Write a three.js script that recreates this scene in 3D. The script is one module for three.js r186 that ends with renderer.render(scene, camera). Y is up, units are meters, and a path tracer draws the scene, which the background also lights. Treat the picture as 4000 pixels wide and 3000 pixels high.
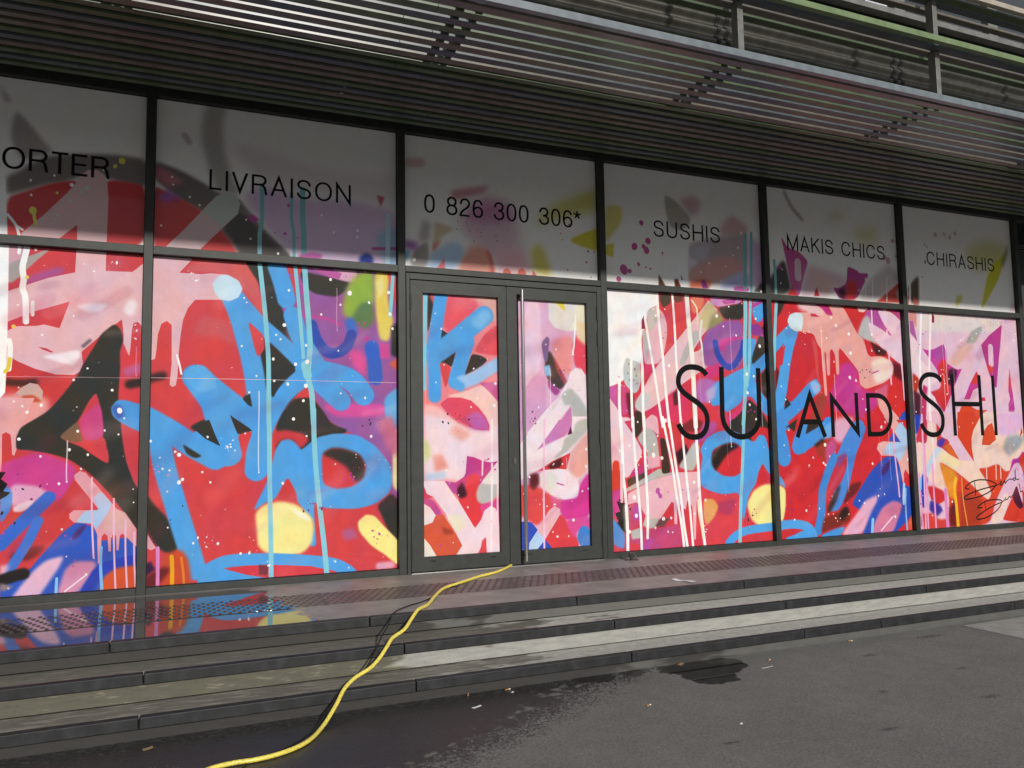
import * as THREE from 'three';
import { RoundedBoxGeometry } from 'three/addons/geometries/RoundedBoxGeometry.js';
import { mergeGeometries } from 'three/addons/utils/BufferGeometryUtils.js';
import { createNoise2D } from 'simplex-noise';

// ---------------------------------------------------------------- camera, sky, sun, exposure
const scene = new THREE.Scene();
const camera = new THREE.PerspectiveCamera(51.61, 4 / 3, 0.05, 400);
{
  const yaw = THREE.MathUtils.degToRad(22.942), pitch = THREE.MathUtils.degToRad(4.811), roll = THREE.MathUtils.degToRad(-0.9227);
  camera.position.set(0, 1.062, 7.2165);
  const f = new THREE.Vector3(Math.sin(yaw) * Math.cos(pitch), Math.sin(pitch), -Math.cos(yaw) * Math.cos(pitch));
  const r0 = new THREE.Vector3(Math.cos(yaw), 0, Math.sin(yaw)), u0 = new THREE.Vector3().crossVectors(r0, f);
  camera.up.copy(u0).multiplyScalar(Math.cos(roll)).addScaledVector(r0, -Math.sin(roll));
  camera.lookAt(camera.position.clone().add(f));
}
scene.add(camera);
const sunDir = new THREE.Vector3(0.1, 0.438, 1).normalize();          // low sun in front of the shopfront, a little to its right
{                                                                     // hazy bright sky, paler low down and round the sun
  const W = 512, H = 256, d = new Float32Array(W * H * 4), v = new THREE.Vector3(), K = 0.4;
  for (let y = 0; y < H; y++) for (let x = 0; x < W; x++) {
    const el = ((y + 0.5) / H - 0.5) * Math.PI, az = ((x + 0.5) / W - 0.5) * 2 * Math.PI; v.set(Math.cos(el) * Math.cos(az), Math.sin(el), Math.cos(el) * Math.sin(az));
    const gam = Math.acos(Math.min(1, v.dot(sunDir))) * 180 / Math.PI, h = Math.pow(Math.max(0, Math.sin(el)), 0.55), glow = 1.6 * Math.exp(-gam / 13) + 0.6 * Math.exp(-gam / 40), i = 4 * (y * W + x);
    d[i] = K * (0.96 * (1 - h) + 0.58 * h + glow); d[i + 1] = K * (0.99 * (1 - h) + 0.68 * h + 0.99 * glow); d[i + 2] = K * (1.03 * (1 - h) + 0.83 * h + 0.97 * glow); d[i + 3] = 1;
  }
  const t = new THREE.DataTexture(d, W, H, THREE.RGBAFormat, THREE.FloatType); t.mapping = THREE.EquirectangularReflectionMapping; t.magFilter = THREE.LinearFilter; t.needsUpdate = true;
  scene.background = t; scene.environment = t;
}
const sun = new THREE.DirectionalLight(0xfffaf3, 3.05);
sun.position.copy(sunDir).multiplyScalar(60).add(new THREE.Vector3(4, 0, 0)); sun.target.position.set(4, 0, 0);
sun.castShadow = true; sun.shadow.mapSize.set(4096, 4096); sun.shadow.radius = 4;
Object.assign(sun.shadow.camera, { left: -14, right: 14, top: 12, bottom: -12, near: 1, far: 120 });
scene.add(sun, sun.target);
const renderer = new THREE.WebGLRenderer({ antialias: true });
renderer.shadowMap.enabled = true; renderer.toneMapping = THREE.LinearToneMapping; renderer.toneMappingExposure = 1.0;

// ---------------------------------------------------------------- helpers
let seed = 7;
const rnd = () => { seed = (seed * 1664525 + 1013904223) >>> 0; return seed / 4294967296; };
const noise2 = createNoise2D(rnd);
const fbm = (x, y, o = 4) => { let s = 0, a = 0.5; for (let i = 0; i < o; i++) { s += a * noise2(x, y); x *= 2.03; y *= 2.03; a *= 0.5; } return s; };
const used = {};
const numbered = (n) => { const k = used[n] = (used[n] ?? -1) + 1; return k ? `${n}_${String(k).padStart(3, '0')}` : n; };
const std = (o) => new THREE.MeshStandardMaterial(o), phys = (o) => new THREE.MeshPhysicalMaterial(o);
const lin = (r, g, b) => new THREE.Color().setRGB(r, g, b);
function bx(x0, x1, y0, y1, z0, z1, r = 0) {                          // an axis-aligned block, its edges rounded by r
  const w = x1 - x0, h = y1 - y0, d = z1 - z0;
  const g = r ? new RoundedBoxGeometry(w, h, d, 1, r) : new THREE.BoxGeometry(w, h, d);
  g.translate((x0 + x1) / 2, (y0 + y1) / 2, (z0 + z1) / 2);
  return metric(g);
}
function metric(g) {                                                  // uv in metres, from the face's own direction
  if (g.index) g = g.toNonIndexed();
  const p = g.attributes.position, n = g.attributes.normal, uv = new Float32Array(p.count * 2);
  for (let i = 0; i < p.count; i++) {
    const ax = Math.abs(n.getX(i)), ay = Math.abs(n.getY(i)), az = Math.abs(n.getZ(i));
    uv[2 * i] = ax > ay && ax > az ? p.getZ(i) : p.getX(i);
    uv[2 * i + 1] = ay > ax && ay > az ? p.getZ(i) : p.getY(i);
  }
  g.setAttribute('uv', new THREE.BufferAttribute(uv, 2));
  return g;
}
function mesh(name, geos, mat, parent) {
  const g = Array.isArray(geos) ? (geos.length > 1 ? mergeGeometries(geos) : geos[0]) : geos;
  const m = new THREE.Mesh(g, mat); m.name = parent === scene ? numbered(name) : name;
  m.castShadow = m.receiveShadow = true; parent.add(m); return m;
}
function thing(name, label, category, pos = [0, 0, 0], turn = 0, group) {
  const o = new THREE.Group(); o.name = numbered(name); o.position.set(...pos); o.rotation.y = turn;
  o.userData = { label, category }; if (group) o.userData.group = group;
  scene.add(o); return o;
}
function tag(o, label, category, group) { o.userData = { label, category }; if (group) o.userData.group = group; return o; }
function canvas(w, h) { const c = document.createElement('canvas'); c.width = w; c.height = h; return c; }
function texOf(c, srgb = true) { const t = new THREE.CanvasTexture(c); if (srgb) t.colorSpace = THREE.SRGBColorSpace; t.wrapS = t.wrapT = THREE.RepeatWrapping; t.anisotropy = 16; return t; }
function dataTex(w, h, fn, srgb = true) {                             // fn(u px, v px) -> [r, g, b] 0..255
  const d = new Uint8Array(w * h * 4);
  for (let y = 0; y < h; y++) for (let x = 0; x < w; x++) { const c = fn(x, y), i = 4 * (y * w + x); d[i] = c[0]; d[i + 1] = c[1]; d[i + 2] = c[2]; d[i + 3] = 255; }
  const t = new THREE.DataTexture(d, w, h); t.magFilter = THREE.LinearFilter; t.minFilter = THREE.LinearMipmapLinearFilter; t.generateMipmaps = true;
  if (srgb) t.colorSpace = THREE.SRGBColorSpace; t.wrapS = t.wrapT = THREE.RepeatWrapping; t.needsUpdate = true; return t;
}
const clamp = (v, a = 0, b = 1) => Math.min(b, Math.max(a, v));
const smooth = (a, b, x) => { const t = clamp((x - a) / (b - a)); return t * t * (3 - 2 * t); };

// ---------------------------------------------------------------- measures (metres)
const BAY = 2.18206, X0 = -0.24248, MUL = 0.0725, TOP = 4.14, TR0 = 2.762, TR1 = 2.832;
const mullX = (i) => X0 + i * BAY;                                    // centre of mullion i, between bay i-1 and bay i (bay 0 = livraison bay B)
const GY = -0.475, T3 = -0.355, T2 = -0.19, LY = -0.055, N1 = 1.735, N2 = 2.035, N3 = 2.31;
const XL = -5, XR = 15;

// ---------------------------------------------------------------- the print on the film: flat artwork in facade millimetres
// kind 0 = filled shape, 1 = brush or spray stroke, 2 = splashes; then ink, spray softness, stroke width, points
const INK = {
LA:[
[0,"#ca3e48",0,0,[-1998,2899,-235,3077,-170,-115,-1883,34]],
[0,"#d2a0ab",3,0,[-1261,2775,-1110,2779,-1145,2616,-1258,2439]],
[0,"#a59a97",4,0,[-1250,2607,-1209,2634,-1123,2679,-955,2764,-1050,2661,-1120,2580,-1170,2510,-1244,2440]],
[0,"#c23e52",2,0,[-1246,2412,-1170,2501,-1171,2426,-1245,2388]],
[1,"#a9508e",19,61,[-1125,2476,-966,2553,-893,2578]],
[0,"#e0b2ba",1,0,[-777,2866,-563,2857,-561,2602,-362,2609,-263,2704,-202,2779,-188,2086,-282,2150,-309,2188,-344,2177,-356,2118,-362,1981,-370,1899,-394,1880,-418,1897,-416,2076,-432,2202,-478,2161,-587,2059,-722,1921,-709,1826,-730,1759,-771,1730,-820,1718,-902,1732,-1048,1775,-1169,1832,-1209,1858,-1240,1875,-1243,2073,-1177,2111,-1042,2120,-994,2134,-884,2108,-817,2330,-1062,2236,-1245,2143,-1249,2388,-1179,2421,-1132,2443,-973,2515,-785,2574]],
[0,"#e0b2ba",1,0,[-1975,2342,-1249,2388,-1245,2143,-1962,2011]],
[0,"#e9dbe4",12,0,[-777,2299,-652,2325,-542,2322,-583,2262,-684,2247]],
[1,"#e9dde6",17,83,[-377,2282,-361,2332]],
[0,"#efe3ea",10,0,[-1011,1874,-874,1906,-735,1939,-733,1873,-781,1805,-872,1831]],
[0,"#c23e52",0,0,[-1029,1952,-972,1942,-921,1914,-939,1909,-996,1930]],
[1,"#6f6272",7,27,[-711,1968,-662,2018]],
[0,"#c83a3c",3,0,[-1240,1857,-1209,1858,-1169,1832,-1048,1775,-902,1732,-771,1730,-833,1588,-958,1439,-1116,1401,-1244,1492]],
[1,"#4a2320",14,59,[-1234,1665,-1124,1658,-1045,1669]],
[0,"#e59a98",24,0,[-1727,1541,-1231,1565,-1122,1584,-945,1540,-934,1439,-1011,1328,-1151,1256,-1266,1220,-1715,1224]],
[0,"#c9a6a0",2,0,[-1191,1547,-1138,1621,-1076,1661,-1020,1650,-985,1596,-988,1508,-1111,1511,-1161,1575]],
[0,"#c0503c",7,0,[-1136,1557,-1050,1567,-996,1521,-996,1508,-1111,1511]],
[0,"#f6f6f6",1,0,[-1991,2738,-1255,2771,-1248,2411,-1242,2041,-1240,1729,-1243,1583,-1276,1537,-1943,1530]],
[0,"#e3a5a8",2,0,[-1654,1534,-1041,1541,-1129,1302,-1158,1230,-1151,1103,-1167,1083,-1181,1099,-1193,1230,-1229,1271,-1252,1253,-1247,979,-1258,961,-1633,971]],
[0,"#c93c3c",2,0,[-1247,1069,-1253,1253,-1229,1271,-1197,1253,-1190,1212,-1181,1099,-1167,1083,-1152,1135,-1076,1120,-1073,1011,-1244,1015]],
[0,"#c8408c",12,0,[-1248,1033,-1083,1084,-1004,1110,-908,1081,-751,1004,-733,930,-779,820,-841,731,-1016,720,-1176,815,-1248,907]],
[0,"#dba3c4",12,0,[-1177,869,-997,846,-923,789,-1016,702,-1109,661,-1204,727]],
[1,"#e7c9d8",7,59,[-1132,671,-1047,703]],
[0,"#c93c3e",5,0,[-748,893,-683,910,-614,778,-693,652,-804,547,-911,372,-1022,361,-1033,487,-919,643,-825,740]],
[0,"#c9453c",8,0,[-1244,551,-1155,654,-1077,632,-1196,478,-1241,445]],
[0,"#c03a52",7,0,[-1191,336,-1043,559,-1033,487,-1045,362,-1112,251]],
[0,"#6e2428",17,0,[-1046,380,-927,373,-981,304,-1058,265,-1206,301]],
[0,"#2f55bb",4,0,[-1040,192,-980,277,-818,475,-723,552,-640,530,-581,481,-554,387,-353,412,-275,380,-264,-151,-1224,-66,-1231,154]],
[1,"#3a68c8",5,99,[-1239,401,-1105,553,-922,752]],
[1,"#4472cc",5,74,[-1186,177,-1062,399,-989,574]],
[0,"#4a86d8",5,0,[-1252,800,-1208,861,-1167,797,-1171,681,-1244,551]],
[0,"#e2aec4",16,0,[-1234,242,-1173,246,-1194,177,-1232,162]],
[0,"#e0b2cc",12,0,[-1016,182,-924,265,-797,292,-842,187,-933,42,-978,-34,-1157,-19,-1113,48]],
[0,"#d58fae",14,0,[-794,184,-723,242,-575,232,-574,177,-629,90,-708,-21,-852,-27]],
[1,"#f0dbe4",3,12,[-789,12,-655,119]],
[0,"#2a3fae",7,0,[-575,205,-273,277,-271,165,-515,127,-594,5,-692,-14]],
[0,"#d0532f",11,0,[-514,109,-432,167,-271,184,-266,-77,-568,-51]],
[0,"#4b2f70",9,0,[-752,435,-705,505,-641,539,-688,450,-735,407]],
[1,"#221f22",7,90,[-1230,127,-1140,156,-1078,169]],
[0,"#8a7a80",10,0,[-1230,110,-1137,76,-1205,46,-1228,57]],
[0,"#12110f",1,0,[-1485,967,-1219,960,-1248,907,-1204,866,-1230,813,-1183,802,-1205,776,-1251,747,-1477,738]],
[0,"#302f2a",5,0,[-487,2165,-434,2114,-419,2018,-443,1930,-435,1786,-447,1555,-425,1346,-403,1118,-539,1120,-561,1346,-582,1516,-609,1591,-657,1525,-712,1402,-759,1309,-1005,1126,-1148,1174,-1129,1301,-942,1439,-833,1588,-738,1740,-691,1855,-619,1991,-579,2079]],
[0,"#302f2a",4,0,[-1158,1230,-1129,1312,-942,1431,-764,1488,-729,1413,-808,1301,-859,1232,-797,1190,-706,1152,-621,1085,-536,1027,-502,1017,-506,1093,-542,1263,-563,1451,-428,1452,-414,1243,-375,1024,-311,843,-222,726,-77,492,-73,274,-154,392,-268,445,-374,600,-479,754,-600,898,-685,975,-785,1051,-916,1099,-1068,1129,-1155,1135]],
[0,"#c8417a",5,0,[-712,1394,-590,1508,-563,1451,-542,1263,-574,1206,-674,1198,-718,1292]],
[0,"#cf4048",4,0,[-724,1198,-624,1197,-537,1234,-503,1055,-511,1013,-553,1037,-638,1104]],
[0,"#7b5a44",5,0,[-859,1232,-800,1297,-736,1357,-708,1245,-691,1198,-740,1185,-814,1199]],
[0,"#d23c48",4,0,[-421,1931,-421,2018,-368,1881,-274,1984,-273,1500,-438,1556,-431,1786]],
[1,"#c05a86",16,82,[-374,1768,-297,1799]],
[1,"#332420",13,73,[-363,1662,-180,1704]],
[0,"#4a97dd",5,0,[-496,1469,-455,1531,-386,1532,-176,1462,-171,1249,-285,1269,-425,1346,-486,1403]],
[1,"#3f63b4",13,72,[-453,1460,-435,1412]],
[0,"#dd9aa4",1,0,[-749,921,-709,957,-667,942,-434,641,-374,610,-286,474,-283,329,-388,442,-408,425,-414,309,-429,310,-435,426,-455,441,-471,419,-470,303,-487,305,-497,430,-522,450,-540,423,-542,211,-562,213,-572,443,-608,533,-739,548,-773,582,-774,619,-742,645,-560,637,-740,884]],
[0,"#a9c3e6",4,0,[-613,731,-556,794,-469,689,-501,606,-581,481,-608,533,-731,548,-660,641,-560,637]],
[0,"#d9a8a4",9,0,[-477,642,-374,610,-312,494,-405,462,-548,479]],
[1,"#e7b6d2",1,14,[-621,899,-613,579,-593,261]],
[1,"#e7b6d2",1,14,[-458,726,-449,358,-429,-8]],
[1,"#e7b6d2",1,14,[-369,553,-362,269,-344,-15]],
[1,"#e7b6d2",1,14,[-302,447,-297,213,-280,-20]],
[1,"#7db6e8",1,23,[-541,340,-542,211,-528,0]],
[1,"#8ac3ea",1,20,[-848,116,-850,-10]],
[2,"#f7f4f2",0,0,[-1138,1216,16,-1089,1428,14,-787,1128,13,-732,1276,13,-655,1086,11,-987,1078,11,-701,973,9,-436,1248,9,-538,1281,9,-853,859,12,-823,498,9,-312,690,7,-643,132,10,-785,283,7,-396,1381,9,-432,1443,24]],
[2,"#f7f4f2",0,0,[-1069,2739,12,-1179,2281,9,-1004,2048,9,-786,2214,8,-675,1787,10,-772,1691,11,-491,1612,14,-433,1449,22,-1089,1427,13,-1124,1476,10,-994,1484,14,-1182,1512,8,-1153,1623,7]],
[1,"#f6f6f6",1,44,[-1129,2749,-1143,2672,-1156,2586,-1145,2493,-1151,2418,-1133,2363,-1126,2307,-1119,2149]],
[1,"#f6f6f6",1,23,[-1181,2754,-1184,2702]],
[1,"#e9efe6",1,26,[-1077,2310,-1075,2207]],
[2,"#e5cc5c",0,0,[-1202,2108,19,-1122,2509,17]],
[1,"#f6f6f6",1,37,[-1229,1996,-1219,1941,-1220,1858,-1225,1766]],
[1,"#dfc84e",2,29,[-1220,1849,-1229,1775,-1248,1747]],
[1,"#e2b4ba",0,3,[-1251,1708,-803,1713,-269,1716]]],
LB:[
[0,"#cf4146",0,0,[-379,2956,2140,3194,2116,-454,-309,-227]],
[0,"#d05c5e",20,0,[1,2634,191,2775,549,2772,653,2584,695,2403,676,2294,552,2480,390,2641]],
[0,"#c6555f",30,0,[179,2268,395,2237,477,2007,338,2086,105,2097]],
[1,"#3b2222",17,67,[-234,1707,-114,1740]],
[0,"#93589d",11,0,[995,2774,1935,2823,1921,-436,1846,774,1666,1110,1510,1222,1292,1333,1162,1518,1011,1983,998,2310]],
[0,"#302f2a",6,0,[528,2781,651,2758,754,2755,882,2414,1010,2201,1033,1874,1034,1657,951,1548,869,1440,785,1546,735,1482,703,1652,660,1907,699,2026,707,2295,653,2584,570,2708]],
[0,"#302f2a",7,0,[1006,2719,1157,2697,1465,2651,1420,2558,1332,2496,1136,2517,1039,2589]],
[0,"#6a4a5c",17,0,[904,2251,1000,2113,1000,1982,906,2033,884,2130]],
[0,"#302f2a",8,0,[869,1440,961,1559,1119,1572,1227,1442,1292,1333,1466,1267,1228,1181,1112,1010,800,1069,818,1334]],
[0,"#302f2a",6,0,[533,1565,582,1608,604,1481,533,1502]],
[0,"#302f2a",6,0,[425,1418,485,1376,616,1292,606,1250,487,1230,456,1313]],
[0,"#302f2a",8,0,[99,1304,194,1365,270,1376,332,1149,215,1222]],
[0,"#302f2a",10,0,[55,1170,141,1108,217,1056,142,1037,75,1089]],
[0,"#302f2a",11,0,[-223,766,-149,655,-55,552,31,389,42,309,-13,253,-68,266,-133,319,-217,461]],
[0,"#302f2a",11,0,[1710,578,1846,694,1926,613,1924,238,1822,331,1766,466]],
[0,"#d4a3c4",7,0,[1081,2769,1532,2775,1521,2644,1376,2656,1157,2730]],
[0,"#bb5aa0",2,0,[1135,2734,1265,2783,1321,2743,1387,2725,1365,2672,1288,2673,1222,2702]],
[0,"#8fae3e",25,0,[1398,2466,1443,2627,1555,2749,1691,2759,1691,2460,1622,2388,1499,2291,1399,2331]],
[0,"#5c7a4a",20,0,[1465,2290,1555,2453,1668,2482,1702,2301,1611,2206]],
[0,"#e0ca5e",14,0,[1691,2770,1830,2757,1817,2491,1875,2310,1828,2102,1736,2121,1702,2393]],
[0,"#eadb8a",11,0,[1703,2656,1772,2741,1783,2581,1737,2509]],
[1,"#3f6cc0",16,90,[1465,2267,1488,2178]],
[1,"#2f4aa8",5,98,[1116,2228,1160,2098,1246,1991,1344,1983,1432,2042,1477,2155]],
[1,"#3460c0",7,136,[1667,2039,1690,1881,1701,1758]],
[0,"#d8509a",22,0,[1443,1997,1555,2024,1611,1935,1600,1756,1488,1865]],
[0,"#d8509a",17,0,[1205,1507,1510,1521,1792,1512,1791,1399,1335,1388]],
[0,"#cf4a92",11,0,[1736,2098,1828,2079,1839,1942,1747,1940]],
[0,"#2c2c28",12,0,[1851,2240,1933,2313,1931,1945,1850,1977]],
[0,"#d35a44",14,0,[1827,1897,1932,1968,1931,1808]],
[1,"#b64797",3,21,[754,2744,880,2688,996,2641,1040,2511]],
[0,"#a0459a",4,0,[840,2444,902,2481,997,2486,1019,2422,956,2330,862,2325]],
[1,"#b84898",4,28,[946,2319,1137,2307,1289,2281,1377,2240]],
[2,"#b8409a",0,0,[808,2516,21,700,2465,17,1617,2127,27,1594,2268,11,1544,2271,9]],
[1,"#4f9fe2",6,170,[381,2523,474,2326,578,1968,631,1704,665,1418]],
[1,"#4f9fe2",6,134,[452,2463,656,2228,843,2063,1033,1874,1097,1789]],
[1,"#4f9fe2",6,160,[806,2737,860,2576,892,2447]],
[1,"#4f9fe2",6,161,[946,2308,1010,2114,1139,1899,1204,1813]],
[1,"#4f9fe2",6,197,[706,1334,857,1601,1097,1789,1334,1783,1488,1720,1588,1599]],
[1,"#4f9fe2",6,183,[1097,1811,1226,1682,1378,1541]],
[1,"#4c9ce0",6,209,[140,1736,268,1551,368,1355,429,1127]],
[0,"#4f9fe2",6,0,[245,1800,304,1739,533,1554,603,1513,715,1418,737,1228,606,1282,436,1397,312,1190,192,1437]],
[1,"#4f9fe2",7,191,[-236,1385,-50,1274,140,1141,314,1036]],
[0,"#5aaae8",8,0,[45,1754,110,1828,205,1841,274,1770,325,1646,190,1592,93,1663]],
[1,"#4f9fe2",6,211,[348,1353,399,1197,410,1073]],
[1,"#4f9fe2",6,198,[215,1199,313,1105,430,1073]],
[1,"#4f9fe2",6,197,[715,1405,667,1142,649,933]],
[1,"#4f9fe2",8,173,[-133,1272,-91,1001,8,648,106,325,166,112]],
[0,"#4f9fe2",6,0,[810,1119,860,1193,932,1208,1006,1149,1027,1095,1164,1212,1335,1248,1533,1231,1700,1129,1836,961,1858,838,1835,694,1710,600,1533,558,1230,576,1145,644,1146,495,1168,251,1105,244,1146,463,999,639,988,713,914,864,864,781,813,678,713,640,633,581,643,622,721,785,751,868]],
[0,"#d23a40",9,0,[1207,1060,1292,1113,1401,1106,1555,1054,1610,943,1588,834,1489,761,1337,744,1219,791]],
[0,"#302f2a",15,0,[1207,1060,1292,1113,1401,1106,1555,1054,1610,943,1588,834,1511,793,1445,936,1336,1004]],
[0,"#c53b42",5,0,[914,864,988,724,993,634,824,672,864,760]],
[0,"#efe594",12,0,[643,560,713,630,854,655,999,618,1125,507,1146,410,1126,274,1053,195,919,172,727,215,666,281,655,436]],
[0,"#f4f0d0",10,0,[916,611,1062,541,1125,464,1020,501]],
[1,"#f4e88e",7,165,[1643,406,1777,257,1924,117]],
[0,"#f4e88e",7,0,[1533,444,1610,506,1688,491,1766,400,1913,249,1918,52,1665,210,1544,357]],
[0,"#efe9b4",11,0,[1871,1273,1929,1295,1926,680,1858,749,1859,1016]],
[0,"#5ea8e2",11,0,[1780,1576,1930,1692,1929,1318,1859,1251,1791,1374]],
[1,"#4f9fe2",4,107,[251,96,422,164,717,159,1023,129,1296,84,1446,9,1511,-81]],
[0,"#4f9fe2",4,0,[169,-57,213,128,288,143,423,93,619,28,769,-3,820,-110]],
[0,"#d23a46",3,0,[414,99,569,118,818,106,1127,74,1296,20,1232,-38,779,-4,570,42]],
[0,"#7a2c34",8,0,[678,116,758,108,749,19,679,34]],
[0,"#c44a2a",15,0,[-86,257,61,288,118,185,150,-55,-71,-37]],
[0,"#3a1c40",11,0,[-220,178,-176,205,-138,134,-218,81]],
[0,"#6a2228",15,0,[-218,81,-66,158,-20,125,-117,-4,-216,-26]],
[1,"#e5a020",3,32,[-17,233,-11,134,-10,-23]],
[1,"#e07c30",3,19,[57,219,73,109,82,-10]],
[1,"#d884c0",1,28,[-124,309,-121,162,-119,-14]],
[0,"#e0a4a8",2,0,[-221,452,-179,381,-137,310,-178,293,-219,324]],
[0,"#c06484",27,0,[1700,1355,1849,1422,1928,1219,1893,996,1779,1165]],
[0,"#b45a86",17,0,[1381,366,1489,393,1533,304,1424,278]],
[1,"#e0a0b8",13,66,[1732,32,1844,35]],
[0,"#d2464c",4,0,[563,2240,626,2184,698,2117,710,1994,649,1917,618,2012]],
[0,"#302f2a",4,0,[752,2055,854,1945,949,1856,981,1808,908,1741,826,1643,783,1562,767,1578,731,1866]],
[0,"#302f2a",4,0,[528,1549,587,1602,609,1481,573,1497]],
[0,"#302f2a",3,0,[426,1410,475,1373,616,1271,556,1269,492,1243,466,1300]],
[0,"#cf3d44",4,0,[492,1233,556,1264,614,1266,568,1123,544,1040,518,1113]],
[0,"#302f2a",3,0,[118,1307,184,1348,259,1368,301,1260,351,1141,234,1204]],
[0,"#302f2a",6,0,[50,1165,121,1118,208,1058,151,1042,84,1078]],
[0,"#302f2a",8,0,[808,1289,838,1374,879,1459,1109,1471,1116,1212,1048,1127,953,1203,860,1267]],
[0,"#c8383e",12,0,[778,1268,911,1278,1047,1245,1100,1191,1027,1106,953,1197,850,1193,799,1109]],
[0,"#e0b2ba",1,0,[-372,2647,-209,2753,113,2780,95,2746,1,2629,174,2628,252,2642,390,2639,480,2594,516,2521,482,2444,413,2408,333,2414,129,2401,73,2325,36,2219,20,2094,8,1949,2,1743,-10,1661,-35,1645,-59,1665,-46,1844,-52,2173,-91,2207,-132,2180,-158,2086,-165,1963,-175,1881,-200,1870,-219,1880,-355,1876]],
[0,"#bfe0f2",4,0,[267,2558,311,2625,390,2639,480,2594,516,2521,482,2444,413,2408,333,2414,283,2474]],
[1,"#86c8d8",1,40,[656,2780,678,2586,706,2338,724,2123,742,1866,749,1334]],
[1,"#86c8d8",1,33,[966,2760,998,2442,1020,2202,1043,1929]],
[1,"#86c8d8",1,48,[1049,2767,1066,2513,1083,2315,1101,2041,1086,1767,1119,1604,1136,1333]],
[1,"#86c8d8",1,75,[1059,1864,1081,1767]],
[1,"#86c8d8",1,40,[747,1458,756,1194,761,826,770,513,777,253,781,-4]],
[1,"#86c8d8",1,45,[1136,1461,1142,1190,1165,857,1198,546,1231,278,1259,-9]],
[1,"#86c8d8",2,35,[1870,2749,1852,2493,1840,2354]],
[1,"#f6f6f6",1,16,[-6,1917,15,1836,31,1759]],
[2,"#f8f6f4",0,0,[875,2217,21,912,2534,14,1459,2543,25,816,2861,13,1283,2659,16,530,2441,10,551,2403,8,975,1867,17,782,1908,15,1077,1892,22,1066,1674,21,792,1714,13,1045,1540,16,960,1376,17,1640,2465,14,1200,2330,12,1374,2429,12,1066,2041,13,641,1754,10,582,1608,11,515,2014,10,1603,1571,12,1840,2366,18,1827,2572,19,1355,2002,9,908,1687,15,1863,2229,14,1378,1610,10,805,2125,10,843,2088,10]],
[2,"#f8f6f4",0,0,[1659,1216,15,960,1376,17,29,843,19,55,867,16,25,1074,21,-5,1100,14,210,924,11,275,836,11,343,317,13,527,222,13,872,810,14,1075,1223,11,-100,959,10,-46,945,10,-61,771,9,148,332,10,553,1250,9,-195,1191,13,248,1222,11,-51,472,9,1334,100,9,1331,968,8]],
[1,"#e9c4c8",0,4,[-243,1721,804,1722,1930,1717]]],
LC:[
[0,"#e8838a",0,0,[2041,2687,3043,2756,2994,-142,2026,-70]],
[0,"#e25566",17,0,[2397,2586,2572,2588,2731,2530,2640,2356,2419,2179,2352,2292]],
[0,"#dda59c",23,0,[2660,2585,2930,2585,2931,2337,2872,2334,2784,2499]],
[0,"#2f2c2a",7,0,[2201,2590,2251,2568,2268,2503,2232,2303,2198,2186]],
[0,"#cc5a5c",12,0,[2218,2583,2286,2579,2268,2470,2234,2526]],
[0,"#e1525e",7,0,[2926,2328,2926,2014,2867,2003,2662,2030,2780,2211]],
[0,"#332e2c",3,0,[2312,2117,2334,2242,2428,2188,2342,2127]],
[0,"#332e2c",4,0,[2301,1920,2487,2049,2460,1933,2434,1874,2374,1914]],
[0,"#d8474a",4,0,[2301,1912,2374,1914,2434,1874,2407,1750,2372,1668,2347,1765]],
[0,"#38312e",4,0,[2644,2013,2741,1999,2812,1960,2758,1899,2633,1829,2554,1786,2599,1887]],
[1,"#4f9fe2",5,127,[2342,2607,2319,2456,2274,2190,2247,2024,2262,1829,2265,1593]],
[1,"#4f9fe2",7,192,[2264,1992,2462,2131,2639,2281,2783,2397]],
[1,"#74b6ea",23,130,[2719,2327,2792,2398]],
[1,"#4f9fe2",5,146,[2602,2137,2529,1918,2475,1735]],
[1,"#9cc0e8",12,127,[2527,1728,2668,1772,2811,1859,2956,1938]],
[1,"#5aa6e2",12,93,[2458,1735,2527,1687]],
[1,"#7fcbe0",2,37,[2182,2605,2173,2316,2170,2071,2164,1664]],
[0,"#f0c4be",8,0,[2371,1594,2578,1646,2720,1706,2835,1692,2919,1575,2945,1258,2829,1258,2804,1375,2682,1523,2525,1580]],
[0,"#c55a94",5,0,[2720,1731,2921,1744,2918,1542,2843,1625]],
[0,"#dc4a66",2,0,[2319,1520,2396,1578,2526,1584,2630,1556,2717,1482,2786,1391,2824,1217,2661,1218,2522,1309,2420,1383]],
[0,"#c060a4",14,0,[2558,1374,2672,1457,2769,1408,2824,1217,2661,1218]],
[0,"#f0b8b8",16,0,[2168,1519,2285,1504,2471,1358,2660,1210,2367,1180,2150,1374]],
[0,"#ecd4de",25,0,[2150,1416,2284,1400,2471,1343,2644,1273,2820,1268,2946,1318,2937,737,2568,749,2363,803,2146,778]],
[0,"#c9486e",0,0,[2497,1384,2786,1384,2821,1318,2816,1267,2731,1265,2644,1286,2557,1335]],
[0,"#bf5ea6",10,0,[2593,1384,2786,1384,2816,1268,2661,1277]],
[0,"#e7a79c",25,0,[2471,1319,2643,1236,2538,1155,2402,1254]],
[0,"#c9cf96",18,0,[2149,1207,2207,1143,2231,1030,2164,952,2147,968]],
[0,"#e39488",21,0,[2239,1030,2332,1045,2398,915,2263,870]],
[0,"#bccce2",16,0,[2163,856,2372,875,2363,811,2162,793]],
[0,"#c23e86",2,0,[2584,1020,2658,1007,2736,973,2732,825,2747,829,2754,968,2824,954,2905,965,2823,872,2742,776,2662,673,2705,582,2617,553,2515,605,2388,754,2359,787,2465,768,2551,822,2569,862]],
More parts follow.
